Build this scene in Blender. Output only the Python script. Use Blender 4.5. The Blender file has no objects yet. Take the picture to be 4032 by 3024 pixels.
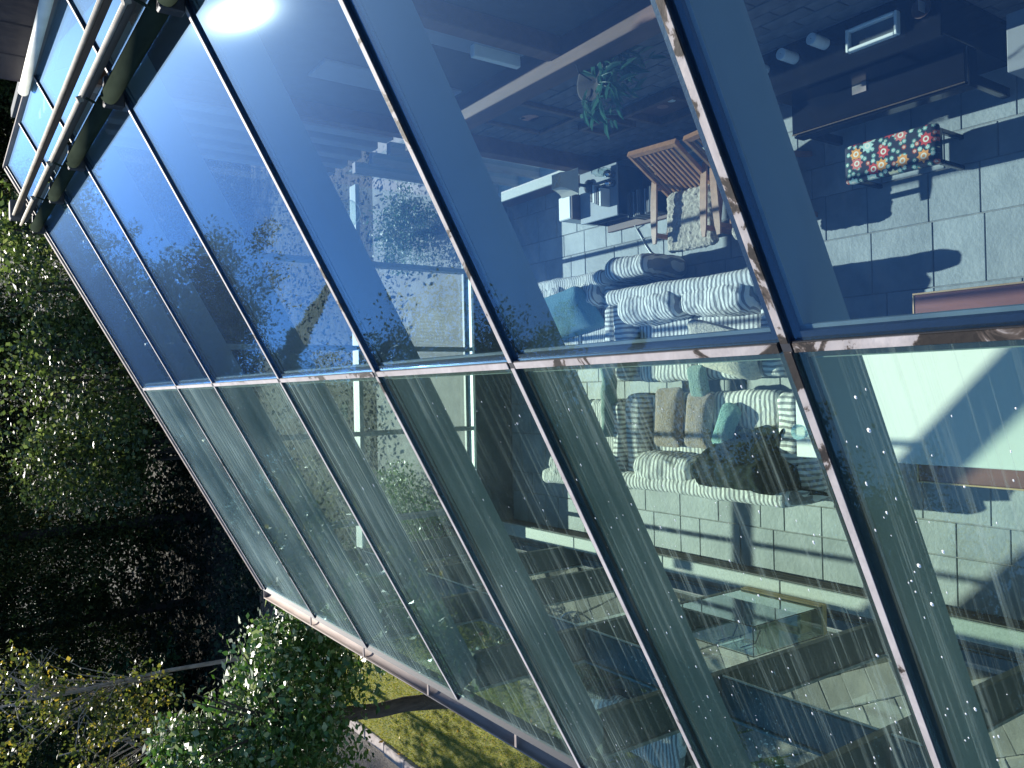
import bpy, math, random
import numpy as np
from mathutils import Vector, Matrix, noise
random.seed(7); rng = np.random.default_rng(7)
S = bpy.context.scene
col = S.collection
rad = math.radians

# ---------------------------------------------------------------- camera
RU = Matrix(((0.99974137, 0.02137256, -0.00777235), (-0.01865943, 0.57550684, -0.81758406), (-0.0130008, 0.81751764, 0.5757568)))
cam = bpy.data.objects.new('camera', bpy.data.cameras.new('camera'))
col.objects.link(cam); S.camera = cam
rt, up, bk = RU.col[0], RU.col[1], RU.col[2]
m = Matrix(((-up.x, rt.x, bk.x), (-up.y, rt.y, bk.y), (-up.z, rt.z, bk.z))).to_4x4()   # the phone was held sideways
m.translation = (0, 0, 7.2)
cam.matrix_world = m
cam.data.sensor_width = 36; cam.data.lens = 28.709
cam.data.clip_start = .05; cam.data.clip_end = 2000

# ---------------------------------------------------------------- sky, sun, exposure
SUN_EL, SUN_AZ = 29.3, -0.4
w = bpy.data.worlds.new('World'); S.world = w; w.use_nodes = True
nt = w.node_tree
sky = nt.nodes.new('ShaderNodeTexSky'); sky.sky_type = 'NISHITA'; sky.sun_disc = False
sky.sun_elevation = rad(SUN_EL); sky.sun_rotation = rad(SUN_AZ)
sky.air_density = 1.0; sky.dust_density = 0.0; sky.ozone_density = 6.0; sky.altitude = 300
bg = nt.nodes['Background']; bg.inputs[1].default_value = .118
nt.links.new(sky.outputs[0], bg.inputs[0])
sl = bpy.data.lights.new('sun', 'SUN'); sl.energy = 5.0; sl.angle = rad(.53); sl.color = (1, .94, .84)
so = bpy.data.objects.new('sun', sl); col.objects.link(so)
sd = Vector((math.sin(rad(SUN_AZ))*math.cos(rad(SUN_EL)), math.cos(rad(SUN_AZ))*math.cos(rad(SUN_EL)), math.sin(rad(SUN_EL))))
so.rotation_euler = sd.to_track_quat('Z', 'Y').to_euler(); so.location = (0, 0, 30)
S.view_settings.view_transform = 'Standard'; S.view_settings.look = 'None'
S.view_settings.exposure = 1.05; S.view_settings.gamma = 1
S.view_settings.use_curve_mapping = False

# ---------------------------------------------------------------- helpers
ORIG = {}
def tag(o, label=None, cat=None, group=None, kind=None):
    if label: o['label'] = label
    if cat: o['category'] = cat
    if group: o['group'] = group
    if kind: o['kind'] = kind
    return o
def thing(name, loc, label, cat, group=None):
    o = bpy.data.objects.new(name, None); col.objects.link(o); o.location = loc
    o.empty_display_size = .2
    ORIG[o] = Vector(loc)
    return tag(o, label, cat, group)
def raw(name, V, F, mat, parent=None, smooth=False, M=None):
    org = ORIG.get(parent, Vector((0, 0, 0)))
    V = np.asarray(V, dtype=float) - np.array(org)
    me = bpy.data.meshes.new(name)
    me.from_pydata(V.tolist(), [], [list(map(int, f)) for f in F])
    if smooth: me.polygons.foreach_set('use_smooth', [True]*len(me.polygons))
    me.update()
    if mat: me.materials.append(mat)
    o = bpy.data.objects.new(name, me); col.objects.link(o)
    if parent: o.parent = parent
    ORIG[o] = org.copy()
    return o
def bigmesh(name, V, nper, mat, parent=None, flat=True):
    """V: (n*nper,3) numpy, faces of nper consecutive verts"""
    org = ORIG.get(parent, Vector((0, 0, 0)))
    V = (np.asarray(V, dtype=np.float32) - np.array(org, dtype=np.float32))
    n = len(V)//nper
    me = bpy.data.meshes.new(name)
    me.vertices.add(len(V)); me.vertices.foreach_set('co', V.ravel())
    me.loops.add(len(V)); me.loops.foreach_set('vertex_index', np.arange(len(V), dtype=np.int32))
    me.polygons.add(n); me.polygons.foreach_set('loop_start', np.arange(0, len(V), nper, dtype=np.int32))
    me.polygons.foreach_set('loop_total', np.full(n, nper, dtype=np.int32))
    me.update(calc_edges=True); me.validate()
    me.materials.append(mat)
    o = bpy.data.objects.new(name, me); col.objects.link(o)
    if parent: o.parent = parent
    ORIG[o] = org.copy()
    return o
class MB:
    def __init__(s): s.V = []; s.F = []
    def add(s, V, F):
        b = len(s.V); s.V += [tuple(v) for v in V]; s.F += [tuple(i+b for i in f) for f in F]; return s
    def box(s, x0, x1, y0, y1, z0, z1):
        x0, x1 = min(x0, x1), max(x0, x1); y0, y1 = min(y0, y1), max(y0, y1); z0, z1 = min(z0, z1), max(z0, z1)
        return s.add([(x0,y0,z0),(x1,y0,z0),(x1,y1,z0),(x0,y1,z0),(x0,y0,z1),(x1,y0,z1),(x1,y1,z1),(x0,y1,z1)],
                     [(0,3,2,1),(4,5,6,7),(0,1,5,4),(1,2,6,5),(2,3,7,6),(3,0,4,7)])
    def bev(s, x0, x1, y0, y1, z0, z1, b=.01):
        """box with chamfered edges"""
        V = []; F = []
        c = [(x0,x1),(y0,y1),(z0,z1)]
        idx = {}
        for sx in (0,1):
            for sy in (0,1):
                for sz in (0,1):
                    sg = (sx,sy,sz); base = [c[k][sg[k]] for k in range(3)]
                    for ax in range(3):
                        v = list(base)
                        for k in range(3):
                            if k != ax: v[k] += b if sg[k] == 0 else -b
                        idx[(sg, ax)] = len(V); V.append(v)
        def q(l): F.append(tuple(l))
        for ax in range(3):
            o1, o2 = (ax+1) % 3, (ax+2) % 3
            for sv in (0,1):
                L = []
                for a, b2 in ((0,0),(1,0),(1,1),(0,1)):
                    sg = [0,0,0]; sg[ax] = sv; sg[o1] = a; sg[o2] = b2; L.append(idx[(tuple(sg), ax)])
                q(L if sv else L[::-1])
            for a in (0,1):
                for b2 in (0,1):
                    s0 = [0,0,0]; s0[o1] = a; s0[o2] = b2; s1 = list(s0); s1[ax] = 1
                    L = [idx[(tuple(s0),o1)], idx[(tuple(s1),o1)], idx[(tuple(s1),o2)], idx[(tuple(s0),o2)]]
                    q(L if (a == b2) else L[::-1])
        for sx in (0,1):
            for sy in (0,1):
                for sz in (0,1):
                    L = [idx[((sx,sy,sz),k)] for k in range(3)]
                    q(L if (sx+sy+sz) % 2 else L[::-1])
        return s.add(V, F)
    def beam(s, p0, p1, u, hw, n, h0, h1):
        """bar p0-p1, half width hw along u, from h0 to h1 along n"""
        p0, p1, u, n = Vector(p0), Vector(p1), Vector(u).normalized(), Vector(n).normalized()
        V = [p + u*a + n*b for p in (p0, p1) for a, b in ((-hw,h0),(hw,h0),(hw,h1),(-hw,h1))]
        return s.add(V, [(0,1,2,3),(7,6,5,4),(0,4,5,1),(1,5,6,2),(2,6,7,3),(3,7,4,0)])
    def tube(s, pts, r, n=10, caps=True):
        pts = [Vector(p) for p in pts]; rs = r if isinstance(r, (list, tuple)) else [r]*len(pts)
        b = len(s.V); ref = None
        for i, p in enumerate(pts):
            d = (pts[min(i+1, len(pts)-1)] - pts[max(i-1, 0)]).normalized()
            if ref is None:
                ref = d.orthogonal().normalized()
            ref = (ref - d*ref.dot(d)).normalized()
            e2 = d.cross(ref)
            for k in range(n):
                a = 2*math.pi*k/n
                s.V.append(tuple(p + (ref*math.cos(a) + e2*math.sin(a))*rs[i]))
        for i in range(len(pts)-1):
            for k in range(n):
                s.F.append((b+i*n+k, b+i*n+(k+1) % n, b+(i+1)*n+(k+1) % n, b+(i+1)*n+k))
        if caps:
            s.F.append(tuple(b+k for k in range(n))[::-1]); s.F.append(tuple(b+(len(pts)-1)*n+k for k in range(n)))
        return s
    def lathe(s, c, prof, n=20):
        b = len(s.V); c = Vector(c)
        for r, z in prof:
            for k in range(n):
                a = 2*math.pi*k/n; s.V.append((c.x+r*math.cos(a), c.y+r*math.sin(a), c.z+z))
        for i in range(len(prof)-1):
            for k in range(n):
                s.F.append((b+i*n+k, b+i*n+(k+1) % n, b+(i+1)*n+(k+1) % n, b+(i+1)*n+k))
        return s
    def obj(s, name, mat, parent=None, smooth=False):
        return raw(name, s.V, s.F, mat, parent, smooth)
def part(name, mat, parent, *b, bev=.006):
    return MB().bev(*b, min(bev, .3*min(abs(b[1]-b[0]), abs(b[3]-b[2]), abs(b[5]-b[4])))).obj(name, mat, parent)
def copy_tree(o, parent=None):
    c = o.copy(); col.objects.link(c)
    if parent: c.parent = parent
    for ch in o.children: copy_tree(ch, c)
    return c
def soft(name, mat, parent, c, size, r, n=18, wr=.012, freq=5, seed=0, fn=None):
    """upholstered block: rounded box with wrinkles"""
    c = Vector(c); hx, hy, hz = [v/2 for v in size]; V = []; F = []; ids = {}
    def vid(p):
        k = tuple(round(v, 4) for v in p)
        if k not in ids: ids[k] = len(V); V.append(p)
        return ids[k]
    for ax in range(3):
        o1, o2 = (ax+1) % 3, (ax+2) % 3
        for sv in (-1, 1):
            for i in range(n):
                for j in range(n):
                    q = []
                    for a, b in ((i,j),(i+1,j),(i+1,j+1),(i,j+1)):
                        p = [0,0,0]; p[ax] = sv; p[o1] = -1+2*a/n; p[o2] = -1+2*b/n; q.append(vid(tuple(p)))
                    F.append(q if sv > 0 else q[::-1])
    out = []
    for p in V:
        P = Vector((p[0]*hx, p[1]*hy, p[2]*hz))
        inn = Vector((max(-hx+r, min(hx-r, P.x)), max(-hy+r, min(hy-r, P.y)), max(-hz+r, min(hz-r, P.z))))
        d = P - inn; nn = d.normalized() if d.length > 1e-6 else Vector(p).normalized()
        P = inn + nn*min(r, d.length if d.length < r else r)
        if d.length > 1e-6: P = inn + nn*r
        q = P*freq + Vector((seed*3.1, seed*1.7, seed))
        dd = noise.noise(q)*wr + (1-abs(noise.noise(q*2.2+Vector((9,3,1)))*2))*wr*.6 + noise.noise(q*.35)*wr*1.8
        P = P + nn*dd
        if fn: P = fn(P)
        out.append(P + c)
    return raw(name, out, F, mat, parent, True)

# ---------------------------------------------------------------- material builder
MATS = {}
def nodemat(name):
    mt = bpy.data.materials.new(name); mt.use_nodes = True
    t = mt.node_tree; MATS[name] = mt
    return mt, t, t.nodes['Principled BSDF'], t.nodes['Material Output']
def N(t, typ, **kw):
    n = t.nodes.new(typ)
    for k, v in kw.items():
        if k.startswith('i_'): n.inputs[k[2:].replace('_', ' ')].default_value = v
        else: setattr(n, k, v)
    return n
def ramp(t, fac, stops, interp='LINEAR'):
    r = t.nodes.new('ShaderNodeValToRGB'); r.color_ramp.interpolation = interp
    e = r.color_ramp.elements
    while len(e) < len(stops): e.new(.5)
    for i, (p, c) in enumerate(stops):
        e[i].position = p; e[i].color = (*c, 1) if len(c) == 3 else c
    t.links.new(fac, r.inputs[0]); return r.outputs[0]
def coord(t, scale=(1,1,1), kind='Object', rot=(0,0,0)):
    tc = N(t, 'ShaderNodeTexCoord'); mp = N(t, 'ShaderNodeMapping')
    mp.inputs['Scale'].default_value = scale; mp.inputs['Rotation'].default_value = rot
    if kind == 'World':
        g = N(t, 'ShaderNodeNewGeometry'); t.links.new(g.outputs['Position'], mp.inputs[0])
    else: t.links.new(tc.outputs[kind], mp.inputs[0])
    return mp.outputs[0]
def nz(t, vec, scale, detail=4, rough=.55, dist=0):
    n = N(t, 'ShaderNodeTexNoise'); n.inputs['Scale'].default_value = scale; n.inputs['Detail'].default_value = detail
    n.inputs['Roughness'].default_value = rough; n.inputs['Distortion'].default_value = dist
    t.links.new(vec, n.inputs['Vector']); return n.outputs[0]
def bump(t, h, strength=.3, dist=.01, bsdf=None):
    b = N(t, 'ShaderNodeBump'); b.inputs['Strength'].default_value = strength; b.inputs['Distance'].default_value = dist
    t.links.new(h, b.inputs['Height'])
    if bsdf: t.links.new(b.outputs[0], bsdf.inputs['Normal'])
    return b.outputs[0]
def simple(name, c0, c1=None, rough=.6, scale=8, metal=0, bmp=.2, bd=.004, spec=.5, stretch=(1,1,1), kind='Object', rnd=0, coat=0):
    mt, t, b, o = nodemat(name)
    c1 = c1 or tuple(v*.75 for v in c0)
    v = coord(t, stretch, kind)
    f = nz(t, v, scale, 6)
    cc = ramp(t, f, [(.3, c1), (.7, c0)])
    if rnd:
        oi = N(t, 'ShaderNodeObjectInfo'); mx = N(t, 'ShaderNodeHueSaturation')
        mr = N(t, 'ShaderNodeMapRange'); mr.inputs[3].default_value = 1-rnd; mr.inputs[4].default_value = 1+rnd
        t.links.new(oi.outputs['Random'], mr.inputs[0]); t.links.new(mr.outputs[0], mx.inputs['Value'])
        t.links.new(cc, mx.inputs['Color']); cc = mx.outputs[0]
    t.links.new(cc, b.inputs['Base Color'])
    b.inputs['Roughness'].default_value = rough; b.inputs['Metallic'].default_value = metal
    b.inputs['Specular IOR Level'].default_value = spec; b.inputs['Coat Weight'].default_value = coat
    f2 = nz(t, v, scale*4, 5)
    bump(t, f2, bmp, bd, b)
    return mt
def glassmat(name, tint, refl=1.0, dirt=0, glare=0, wave=0, base=.05, gcol=(.80,.92,1)):
    """a pane: Schlick reflection on the face the light meets first, tinted see-through, and a film of dirt with run marks"""
    mt, t, b, o = nodemat(name); t.nodes.remove(b); L = t.links
    g = N(t, 'ShaderNodeNewGeometry')
    dot = N(t, 'ShaderNodeVectorMath', operation='DOT_PRODUCT'); L.new(g.outputs['Incoming'], dot.inputs[0]); L.new(g.outputs['Normal'], dot.inputs[1])
    def M(op, a, b2=None, c=None, clamp=False):
        n = N(t, 'ShaderNodeMath', operation=op, use_clamp=clamp)
        for i, x in enumerate((a, b2, c)):
            if x is None: continue
            if isinstance(x, (int, float)): n.inputs[i].default_value = x
            else: L.new(x, n.inputs[i])
        return n.outputs[0]
    ab = M('ABSOLUTE', dot.outputs['Value'])
    om = M('SUBTRACT', 1, ab); p5 = M('POWER', om, 4.2)
    f = M('MULTIPLY_ADD', p5, 1-base, base, True)       # two panes of a sealed unit
    two = M('SUBTRACT', 1, M('POWER', M('SUBTRACT', 1, f), 1.6*refl))
    front = M('SUBTRACT', 1, g.outputs['Backfacing'])
    fac = M('MULTIPLY', two, front, clamp=True)
    tr = N(t, 'ShaderNodeBsdfTransparent')
    mixc = N(t, 'ShaderNodeMixRGB'); mixc.inputs[1].default_value = (*tint, 1); mixc.inputs[2].default_value = (1,1,1,1)
    L.new(g.outputs['Backfacing'], mixc.inputs[0]); L.new(mixc.outputs[0], tr.inputs[0])
    gl = N(t, 'ShaderNodeBsdfGlossy'); gl.inputs['Roughness'].default_value = .008; gl.inputs['Color'].default_value = (*gcol, 1)
    if wave:
        v = coord(t, (1,1,1), 'World'); h = nz(t, v, .9, 0, .4); h2 = nz(t, coord(t, (2.2,.6,2.2), 'World'), 1.2, 0)
        hh = M('ADD', h, h2)
        L.new(bump(t, hh, 1.0, wave), gl.inputs['Normal'])
    refls = gl.outputs[0]
    if glare:
        g2 = N(t, 'ShaderNodeBsdfGlossy'); g2.inputs['Roughness'].default_value = .09; g2.inputs['Color'].default_value = (.8,.9,1,1)
        ms = N(t, 'ShaderNodeMixShader'); ms.inputs[0].default_value = glare
        L.new(gl.outputs[0], ms.inputs[1]); L.new(g2.outputs[0], ms.inputs[2]); refls = ms.outputs[0]
        g3 = N(t, 'ShaderNodeBsdfGlossy'); g3.inputs['Roughness'].default_value = .42; g3.inputs['Color'].default_value = (.50,.68,1,1)
        m3 = N(t, 'ShaderNodeMixShader'); m3.inputs[0].default_value = .045; L.new(refls, m3.inputs[1]); L.new(g3.outputs[0], m3.inputs[2]); refls = m3.outputs[0]
    mx = N(t, 'ShaderNodeMixShader'); L.new(fac, mx.inputs[0]); L.new(tr.outputs[0], mx.inputs[1]); L.new(refls, mx.inputs[2])
    out = mx.outputs[0]
    if dirt:
        # thin run marks down the slope, patches of film, fine specks
        rv = coord(t, (.30, 26, .30), 'World', (0, 0, rad(2.5)))
        st = nz(t, rv, 1.5, 6, .72, .3); st2 = nz(t, coord(t, (.5, 90, .5), 'World', (0, 0, rad(-3))), 1.0, 3, .6, .2)
        runs = M('MAXIMUM', ramp(t, st, [(.52, (0,0,0)), (.68, (1,1,1))]), M('MULTIPLY', ramp(t, st2, [(.60, (0,0,0)), (.70, (1,1,1))]), .8))
        pv = coord(t, (1, 1, 1), 'World')
        patch = ramp(t, nz(t, pv, .8, 3), [(.35, (.12,.12,.12)), (.7, (1,1,1))])
        spx = N(t, 'ShaderNodeTexVoronoi'); spx.inputs['Scale'].default_value = 42; L.new(pv, spx.inputs['Vector'])
        sp = ramp(t, spx.outputs['Distance'], [(.05, (1,1,1)), (.1, (0,0,0))])
        a = M('MULTIPLY', runs, patch)
        a = M('ADD', M('MULTIPLY', a, .62*dirt), M('MULTIPLY', patch, .055*dirt))
        a = M('ADD', a, M('MULTIPLY', sp, .10*dirt)); gz_ = M('MULTIPLY_ADD', M('DIVIDE', 1, M('MAXIMUM', ab, .08)), .42, .1); a = M('MULTIPLY', a, gz_); a = M('MULTIPLY', a, front, clamp=True)
        df = N(t, 'ShaderNodeBsdfDiffuse'); df.inputs[0].default_value = (.62,.66,.64,1)
        tl = N(t, 'ShaderNodeBsdfTranslucent'); tl.inputs[0].default_value = (.6,.64,.62,1)
        md = N(t, 'ShaderNodeMixShader'); md.inputs[0].default_value = .35; L.new(df.outputs[0], md.inputs[1]); L.new(tl.outputs[0], md.inputs[2])
        m2 = N(t, 'ShaderNodeMixShader'); L.new(a, m2.inputs[0]); L.new(out, m2.inputs[1]); L.new(md.outputs[0], m2.inputs[2]); out = m2.outputs[0]
    L.new(out, o.inputs[0])
    return mt
def leafmat(name, cols, rough=.4, trans=.35, spec=.5):
    mt, t, b, o = nodemat(name); L = t.links
    g = N(t, 'ShaderNodeNewGeometry')
    c = ramp(t, g.outputs['Random Per Island'], cols)
    L.new(c, b.inputs['Base Color']); b.inputs['Roughness'].default_value = rough; b.inputs['Specular IOR Level'].default_value = spec
    tl = N(t, 'ShaderNodeBsdfTranslucent'); hs = N(t, 'ShaderNodeHueSaturation'); hs.inputs['Value'].default_value = 1.6; hs.inputs['Saturation'].default_value = 1.1
    L.new(c, hs.inputs['Color']); L.new(hs.outputs[0], tl.inputs[0])
    mx = N(t, 'ShaderNodeMixShader'); mx.inputs[0].default_value = trans
    L.new(b.outputs[0], mx.inputs[1]); L.new(tl.outputs[0], mx.inputs[2]); L.new(mx.outputs[0], o.inputs[0])
    return mt
def stripemat(name, axis, period=.055, light=(.78,.77,.70), dark=(.27,.27,.26)):
    mt, t, b, o = nodemat(name); L = t.links
    v = coord(t, (1,1,1)); d = N(t, 'ShaderNodeTexNoise'); d.inputs['Scale'].default_value = 2.2; d.inputs['Detail'].default_value = 2; L.new(v, d.inputs['Vector'])
    ma = N(t, 'ShaderNodeVectorMath', operation='MULTIPLY_ADD'); L.new(d.outputs['Color'], ma.inputs[0]); ma.inputs[1].default_value = (.09,.09,.09); L.new(v, ma.inputs[2])
    wv = N(t, 'ShaderNodeTexWave', wave_type='BANDS', bands_direction=axis); wv.inputs['Scale'].default_value = .3142/period*1.0
    wv.inputs['Distortion'].default_value = 0; L.new(ma.outputs[0], wv.inputs['Vector'])
    c = ramp(t, wv.outputs['Fac'], [(.40, dark), (.52, light)])
    L.new(c, b.inputs['Base Color']); b.inputs['Roughness'].default_value = .9; b.inputs['Specular IOR Level'].default_value = .1
    f = nz(t, v, 9, 6, .6, 1.5); bump(t, f, .9, .02, b)
    b.inputs['Sheen Weight'].default_value = .1
    return mt
def fuzzy(name, c0, c1, scale=60):
    mt, t, b, o = nodemat(name)
    v = coord(t); f = nz(t, v, scale, 4, .7); c = ramp(t, f, [(.3, c1), (.65, c0)])
    t.links.new(c, b.inputs['Base Color']); b.inputs['Roughness'].default_value = 1; b.inputs['Specular IOR Level'].default_value = .05
    bump(t, f, 1, .03, b); b.inputs['Sheen Weight'].default_value = .3
    return mt
def metalcap():
    """aluminium glazing cap: dull pinkish grey, blotched with black-brown grime and algae"""
    mt, t, b, o = nodemat('weathered_cap'); L = t.links
    v = coord(t, (1,1,1), 'World'); f = nz(t, v, 5, 7, .6, .8); f2 = nz(t, v, 45, 4)
    g = N(t, 'ShaderNodeMapRange'); L.new(nz(t, v, .55, 2), g.inputs[0]); g.inputs[1].default_value = .3; g.inputs[2].default_value = .7; g.inputs[3].default_value = -.17; g.inputs[4].default_value = .12
    sy = N(t, 'ShaderNodeSeparateXYZ'); L.new(v, sy.inputs[0]); near = N(t, 'ShaderNodeMapRange'); L.new(sy.outputs[1], near.inputs[0])
    near.inputs[1].default_value = .6; near.inputs[2].default_value = 4.5; near.inputs[3].default_value = -.06; near.inputs[4].default_value = .08
    a0 = N(t, 'ShaderNodeMath', operation='ADD'); L.new(f, a0.inputs[0]); L.new(near.outputs[0], a0.inputs[1])
    a = N(t, 'ShaderNodeMath', operation='ADD'); L.new(a0.outputs[0], a.inputs[0]); L.new(g.outputs[0], a.inputs[1])
    c = ramp(t, a.outputs[0], [(.355, (.02,.017,.016)), (.38, (.08,.062,.052)), (.40, (.32,.29,.28)), (.7, (.47,.43,.42))])
    L.new(c, b.inputs['Base Color']); b.inputs['Roughness'].default_value = .62; b.inputs['Specular IOR Level'].default_value = .25
    bump(t, f2, .5, .003, b)
    return mt
CAP = metalcap()
GASKET = simple('black_gasket', (.018,.02,.026), rough=.5, scale=20)
ALU_IN = simple('inner_aluminium', (.24,.27,.24), (.15,.17,.15), .5, 6)
STEEL_GREY = simple('grey_painted_steel', (.22,.26,.25), (.19,.225,.22), .55, 3, bmp=.05)
COLM = simple('dark_green_steel', (.06,.085,.08), (.045,.065,.06), .45, 3, bmp=.05)
GUTM = simple('galvanised_gutter', (.33,.28,.255), (.21,.17,.15), .75, 5, bmp=.35, spec=.2, stretch=(3,.4,3), kind='World')
TUBEM = simple('grey_green_tube', (.028,.038,.028), (.016,.022,.017), .75, 5, bmp=.2, spec=0, stretch=(2,.5,2), kind='World')
RAILM = simple('pale_aluminium_rail', (.28,.26,.22), (.17,.155,.13), .7, 8, bmp=.4, spec=.1)
GREENWHITE = simple('white_painted_metal', (.78,.80,.72), (.62,.64,.56), .4, 4)
GL_UP = glassmat('roof_glass_clean', (.66,.82,.91), 1.25, dirt=.05, glare=.010, wave=.0016, gcol=(.54,.77,1.0))
GL_LO = glassmat('roof_glass_streaked', (.74,.91,.82), 1.0, dirt=1.0, glare=.010, wave=.0016)
GL_W = glassmat('window_glass', (.80,.90,.88), .7)
GL_CASE = glassmat('display_case_glass', (.78,.88,.86), 1.6)

# ---------------------------------------------------------------- main dimensions
TS = math.tan(rad(28.573)); CA, SA = math.cos(rad(28.573)), math.sin(rad(28.573))
def rz(x): return 5.17 + TS*x
NV = Vector((-SA, 0, CA)); DV = Vector((CA, 0, SA))
def rp(x, y, off=0): return Vector((x, y, rz(x))) + NV*off
XE, XM, XT, XTOP = -2.41, .105, 2.08, 2.54
BY = [-1.3, .06, 1.445, 2.80, 4.10, 5.64, 7.33, 8.66, 10.32]
YEND = 10.4; XL = -2.40; XR = 2.9

# ---------------------------------------------------------------- terrain
def sm(a, b, x):
    u = np.clip((x-a)/(b-a), 0, 1); return u*u*(3-2*u)
def gz(x, y):
    x = np.asarray(x, float); y = np.asarray(y, float)
    z = -.22 - 7.5*sm(19, 50, y) + 16*sm(70, 190, y) - 2.0*sm(-9, -26, x)*(1-sm(19, 50, y)) + 10*sm(-60, -180, x)+8*sm(60,180,x)
    return z
SOIL = simple('forest_soil', (.05,.045,.03), (.018,.02,.012), .95, .8, bmp=.8, bd=.1, kind='World')
gx = np.concatenate([np.linspace(-220, -42, 20), np.linspace(-40, 40, 81), np.linspace(42, 220, 20)]); gy = np.concatenate([np.linspace(-90, -2, 12), np.linspace(0, 80, 81), np.linspace(84, 300, 24)])
X, Y = np.meshgrid(gx, gy); Z = gz(X, Y); nx_, ny_ = len(gx), len(gy)
V = np.stack([X.ravel(), Y.ravel(), Z.ravel()], 1)
F = [(j*nx_+i, j*nx_+i+1, (j+1)*nx_+i+1, (j+1)*nx_+i) for j in range(ny_-1) for i in range(nx_-1)]
tag(raw('ground', V, F, SOIL, smooth=True), kind='structure')
GRASSB = simple('lawn_turf', (.20,.20,.045), (.10,.115,.025), .95, 1.4, bmp=.8, bd=.05, kind='World')
tag(MB().box(-7.05, -3.55, 5.0, 17.6, -.3, -.14).obj('lawn', GRASSB), kind='structure')
GRAV = simple('gravel', (.20,.18,.16), (.06,.055,.05), .95, 22, bmp=1, bd=.05, kind='World')
tag(MB().box(-9.2, -7.33, 6.0, 19.4, -.3, -.19).obj('gravel_path', GRAV), kind='structure')
YARD = simple('pale_tarmac', (.27,.26,.24), (.18,.175,.165), .9, 3, bmp=.5, kind='World')
tag(MB().box(-2.35, 6.5, 10.62, 15.2, -.3, -.12).obj('yard', YARD), kind='structure')
CURB = simple('lawn_kerb_stone', (.42,.37,.34), (.25,.21,.19), .9, 9, bmp=.7, bd=.01)
kb = thing('lawn_kerb', (-7.2, 12, -.2), 'pinkish stone edging between the sunny lawn and the gravel', 'kerb')
for i in range(13):
    y0 = 6.1 + i*.9
    a = random.uniform(-.03, .03)
    part('kerb_stone', CURB, kb, -7.32+a, -7.08+a, y0, y0+.875, -.3, -.06+random.uniform(-.015,.015), bev=.02)

# ---------------------------------------------------------------- patio
PAV = simple('patio_stone', (.31,.285,.235), (.17,.16,.135), .9, 2.6, bmp=.8, bd=.01, rnd=.28, kind='World')
MORT = simple('dark_joint', (.07,.07,.055), rough=.95, scale=10)
pt = MB().box(-5.6, -2.44, -1, 10.55, -.3, -.165).obj('patio', MORT); tag(pt, kind='structure')
ps = []
ang = rad(27); ca, sa = math.cos(ang), math.sin(ang)
base_meshes = []
for k in range(4):
    sx, sy = (.315, .38) if k % 2 else (.315, .29)
    mb = MB().bev(-sx/2+.003, sx/2-.003, -sy/2+.003, sy/2-.003, -.05, 0, .008)
    V = [(v[0]+(random.uniform(-.008,.008)), v[1]+random.uniform(-.008,.008), v[2]) for v in mb.V]
    me = bpy.data.meshes.new('paving_stone'); me.from_pydata([(a*ca-b*sa, a*sa+b*ca, c) for a, b, c in V], [], mb.F); me.materials.append(PAV); base_meshes.append((me, sx, sy))
cnt = []
for i in range(-16, 44):
    v = 0; u = i*.32
    yy = -8 + (i % 2)*.2
    while yy < 16:
        k = random.randrange(4); me, sx, sy = base_meshes[k]
        cx, cy = u, yy+sy/2; yy += sy
        wx, wy = cx*ca-cy*sa-6, cx*sa+cy*ca
        if -5.4 < wx < -2.66 and 1.8 < wy < 10.3: cnt.append((me, wx, wy))
cnt.sort(key=lambda q: q[1]**2+q[2]**2)
rest = MB()
for n_, (me, wx, wy) in enumerate(cnt):
    if n_ < 290:
        o = bpy.data.objects.new('paving_stone', me); col.objects.link(o); o.parent = pt; o.location = (wx, wy, -.135+random.uniform(-.006,.006))
        o.rotation_euler = (random.uniform(-.012,.012), random.uniform(-.012,.012), 0)
    else:
        rest.add([(v.co.x+wx, v.co.y+wy, v.co.z-.135) for v in me.vertices], [tuple(p.vertices) for p in me.polygons])
if rest.V: tag(rest.obj('paving_stones', PAV, pt), kind='stuff')

# ---------------------------------------------------------------- floor tiles
def slate():
    mt, t, b, o = nodemat('slate_tile'); L = t.links
    v = coord(t, (1,1,1), 'World'); f = nz(t, v, 3, 7, .6); f2 = nz(t, v, 22, 4, .6)
    c = ramp(t, f, [(.25, (.20,.225,.225)), (.55, (.29,.315,.31)), (.8, (.36,.375,.36))])
    oi = N(t, 'ShaderNodeObjectInfo'); hs = N(t, 'ShaderNodeHueSaturation'); mr = N(t, 'ShaderNodeMapRange'); mr.inputs[3].default_value = .86; mr.inputs[4].default_value = 1.12
    L.new(oi.outputs['Random'], mr.inputs[0]); L.new(mr.outputs[0], hs.inputs['Value']); L.new(c, hs.inputs['Color']); L.new(hs.outputs[0], b.inputs['Base Color'])
    b.inputs['Roughness'].default_value = .62; bump(t, f2, .45, .01, b)
    return mt
SLATE = slate(); GROUT = simple('pale_grout', (.30,.30,.28), (.2,.2,.19), .95, 12)
fl = MB().box(-2.46, 3.6, -1.7, 10.5, -.35, -.012).obj('floor', GROUT); tag(fl, kind='structure')
xs = -1.97; ci = 0; tiles = []
while xs < 2.95:
    wd = [.44, .30, .58, .44, .30][ci % 5]; ci += 1
    x1 = min(xs+wd, 2.99); y = 1.55 + random.choice([0, .15, .3])
    while y < 10.15:
        ln = random.choice([.30, .44, .44, .58, .72] if wd < .5 else [.44, .58])
        y1 = min(y+ln, 10.25)
        if y1-y > .08: tiles.append((xs, x1, y, y1))
        y = y1
    xs = x1
for (a, b, c, d) in tiles[:299]:
    dz = random.uniform(-.0015, .0015)
    MB().bev(a+.005, b-.005, c+.005, d-.005, -.02, dz, .004).obj('floor_tile', SLATE, fl)

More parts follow.
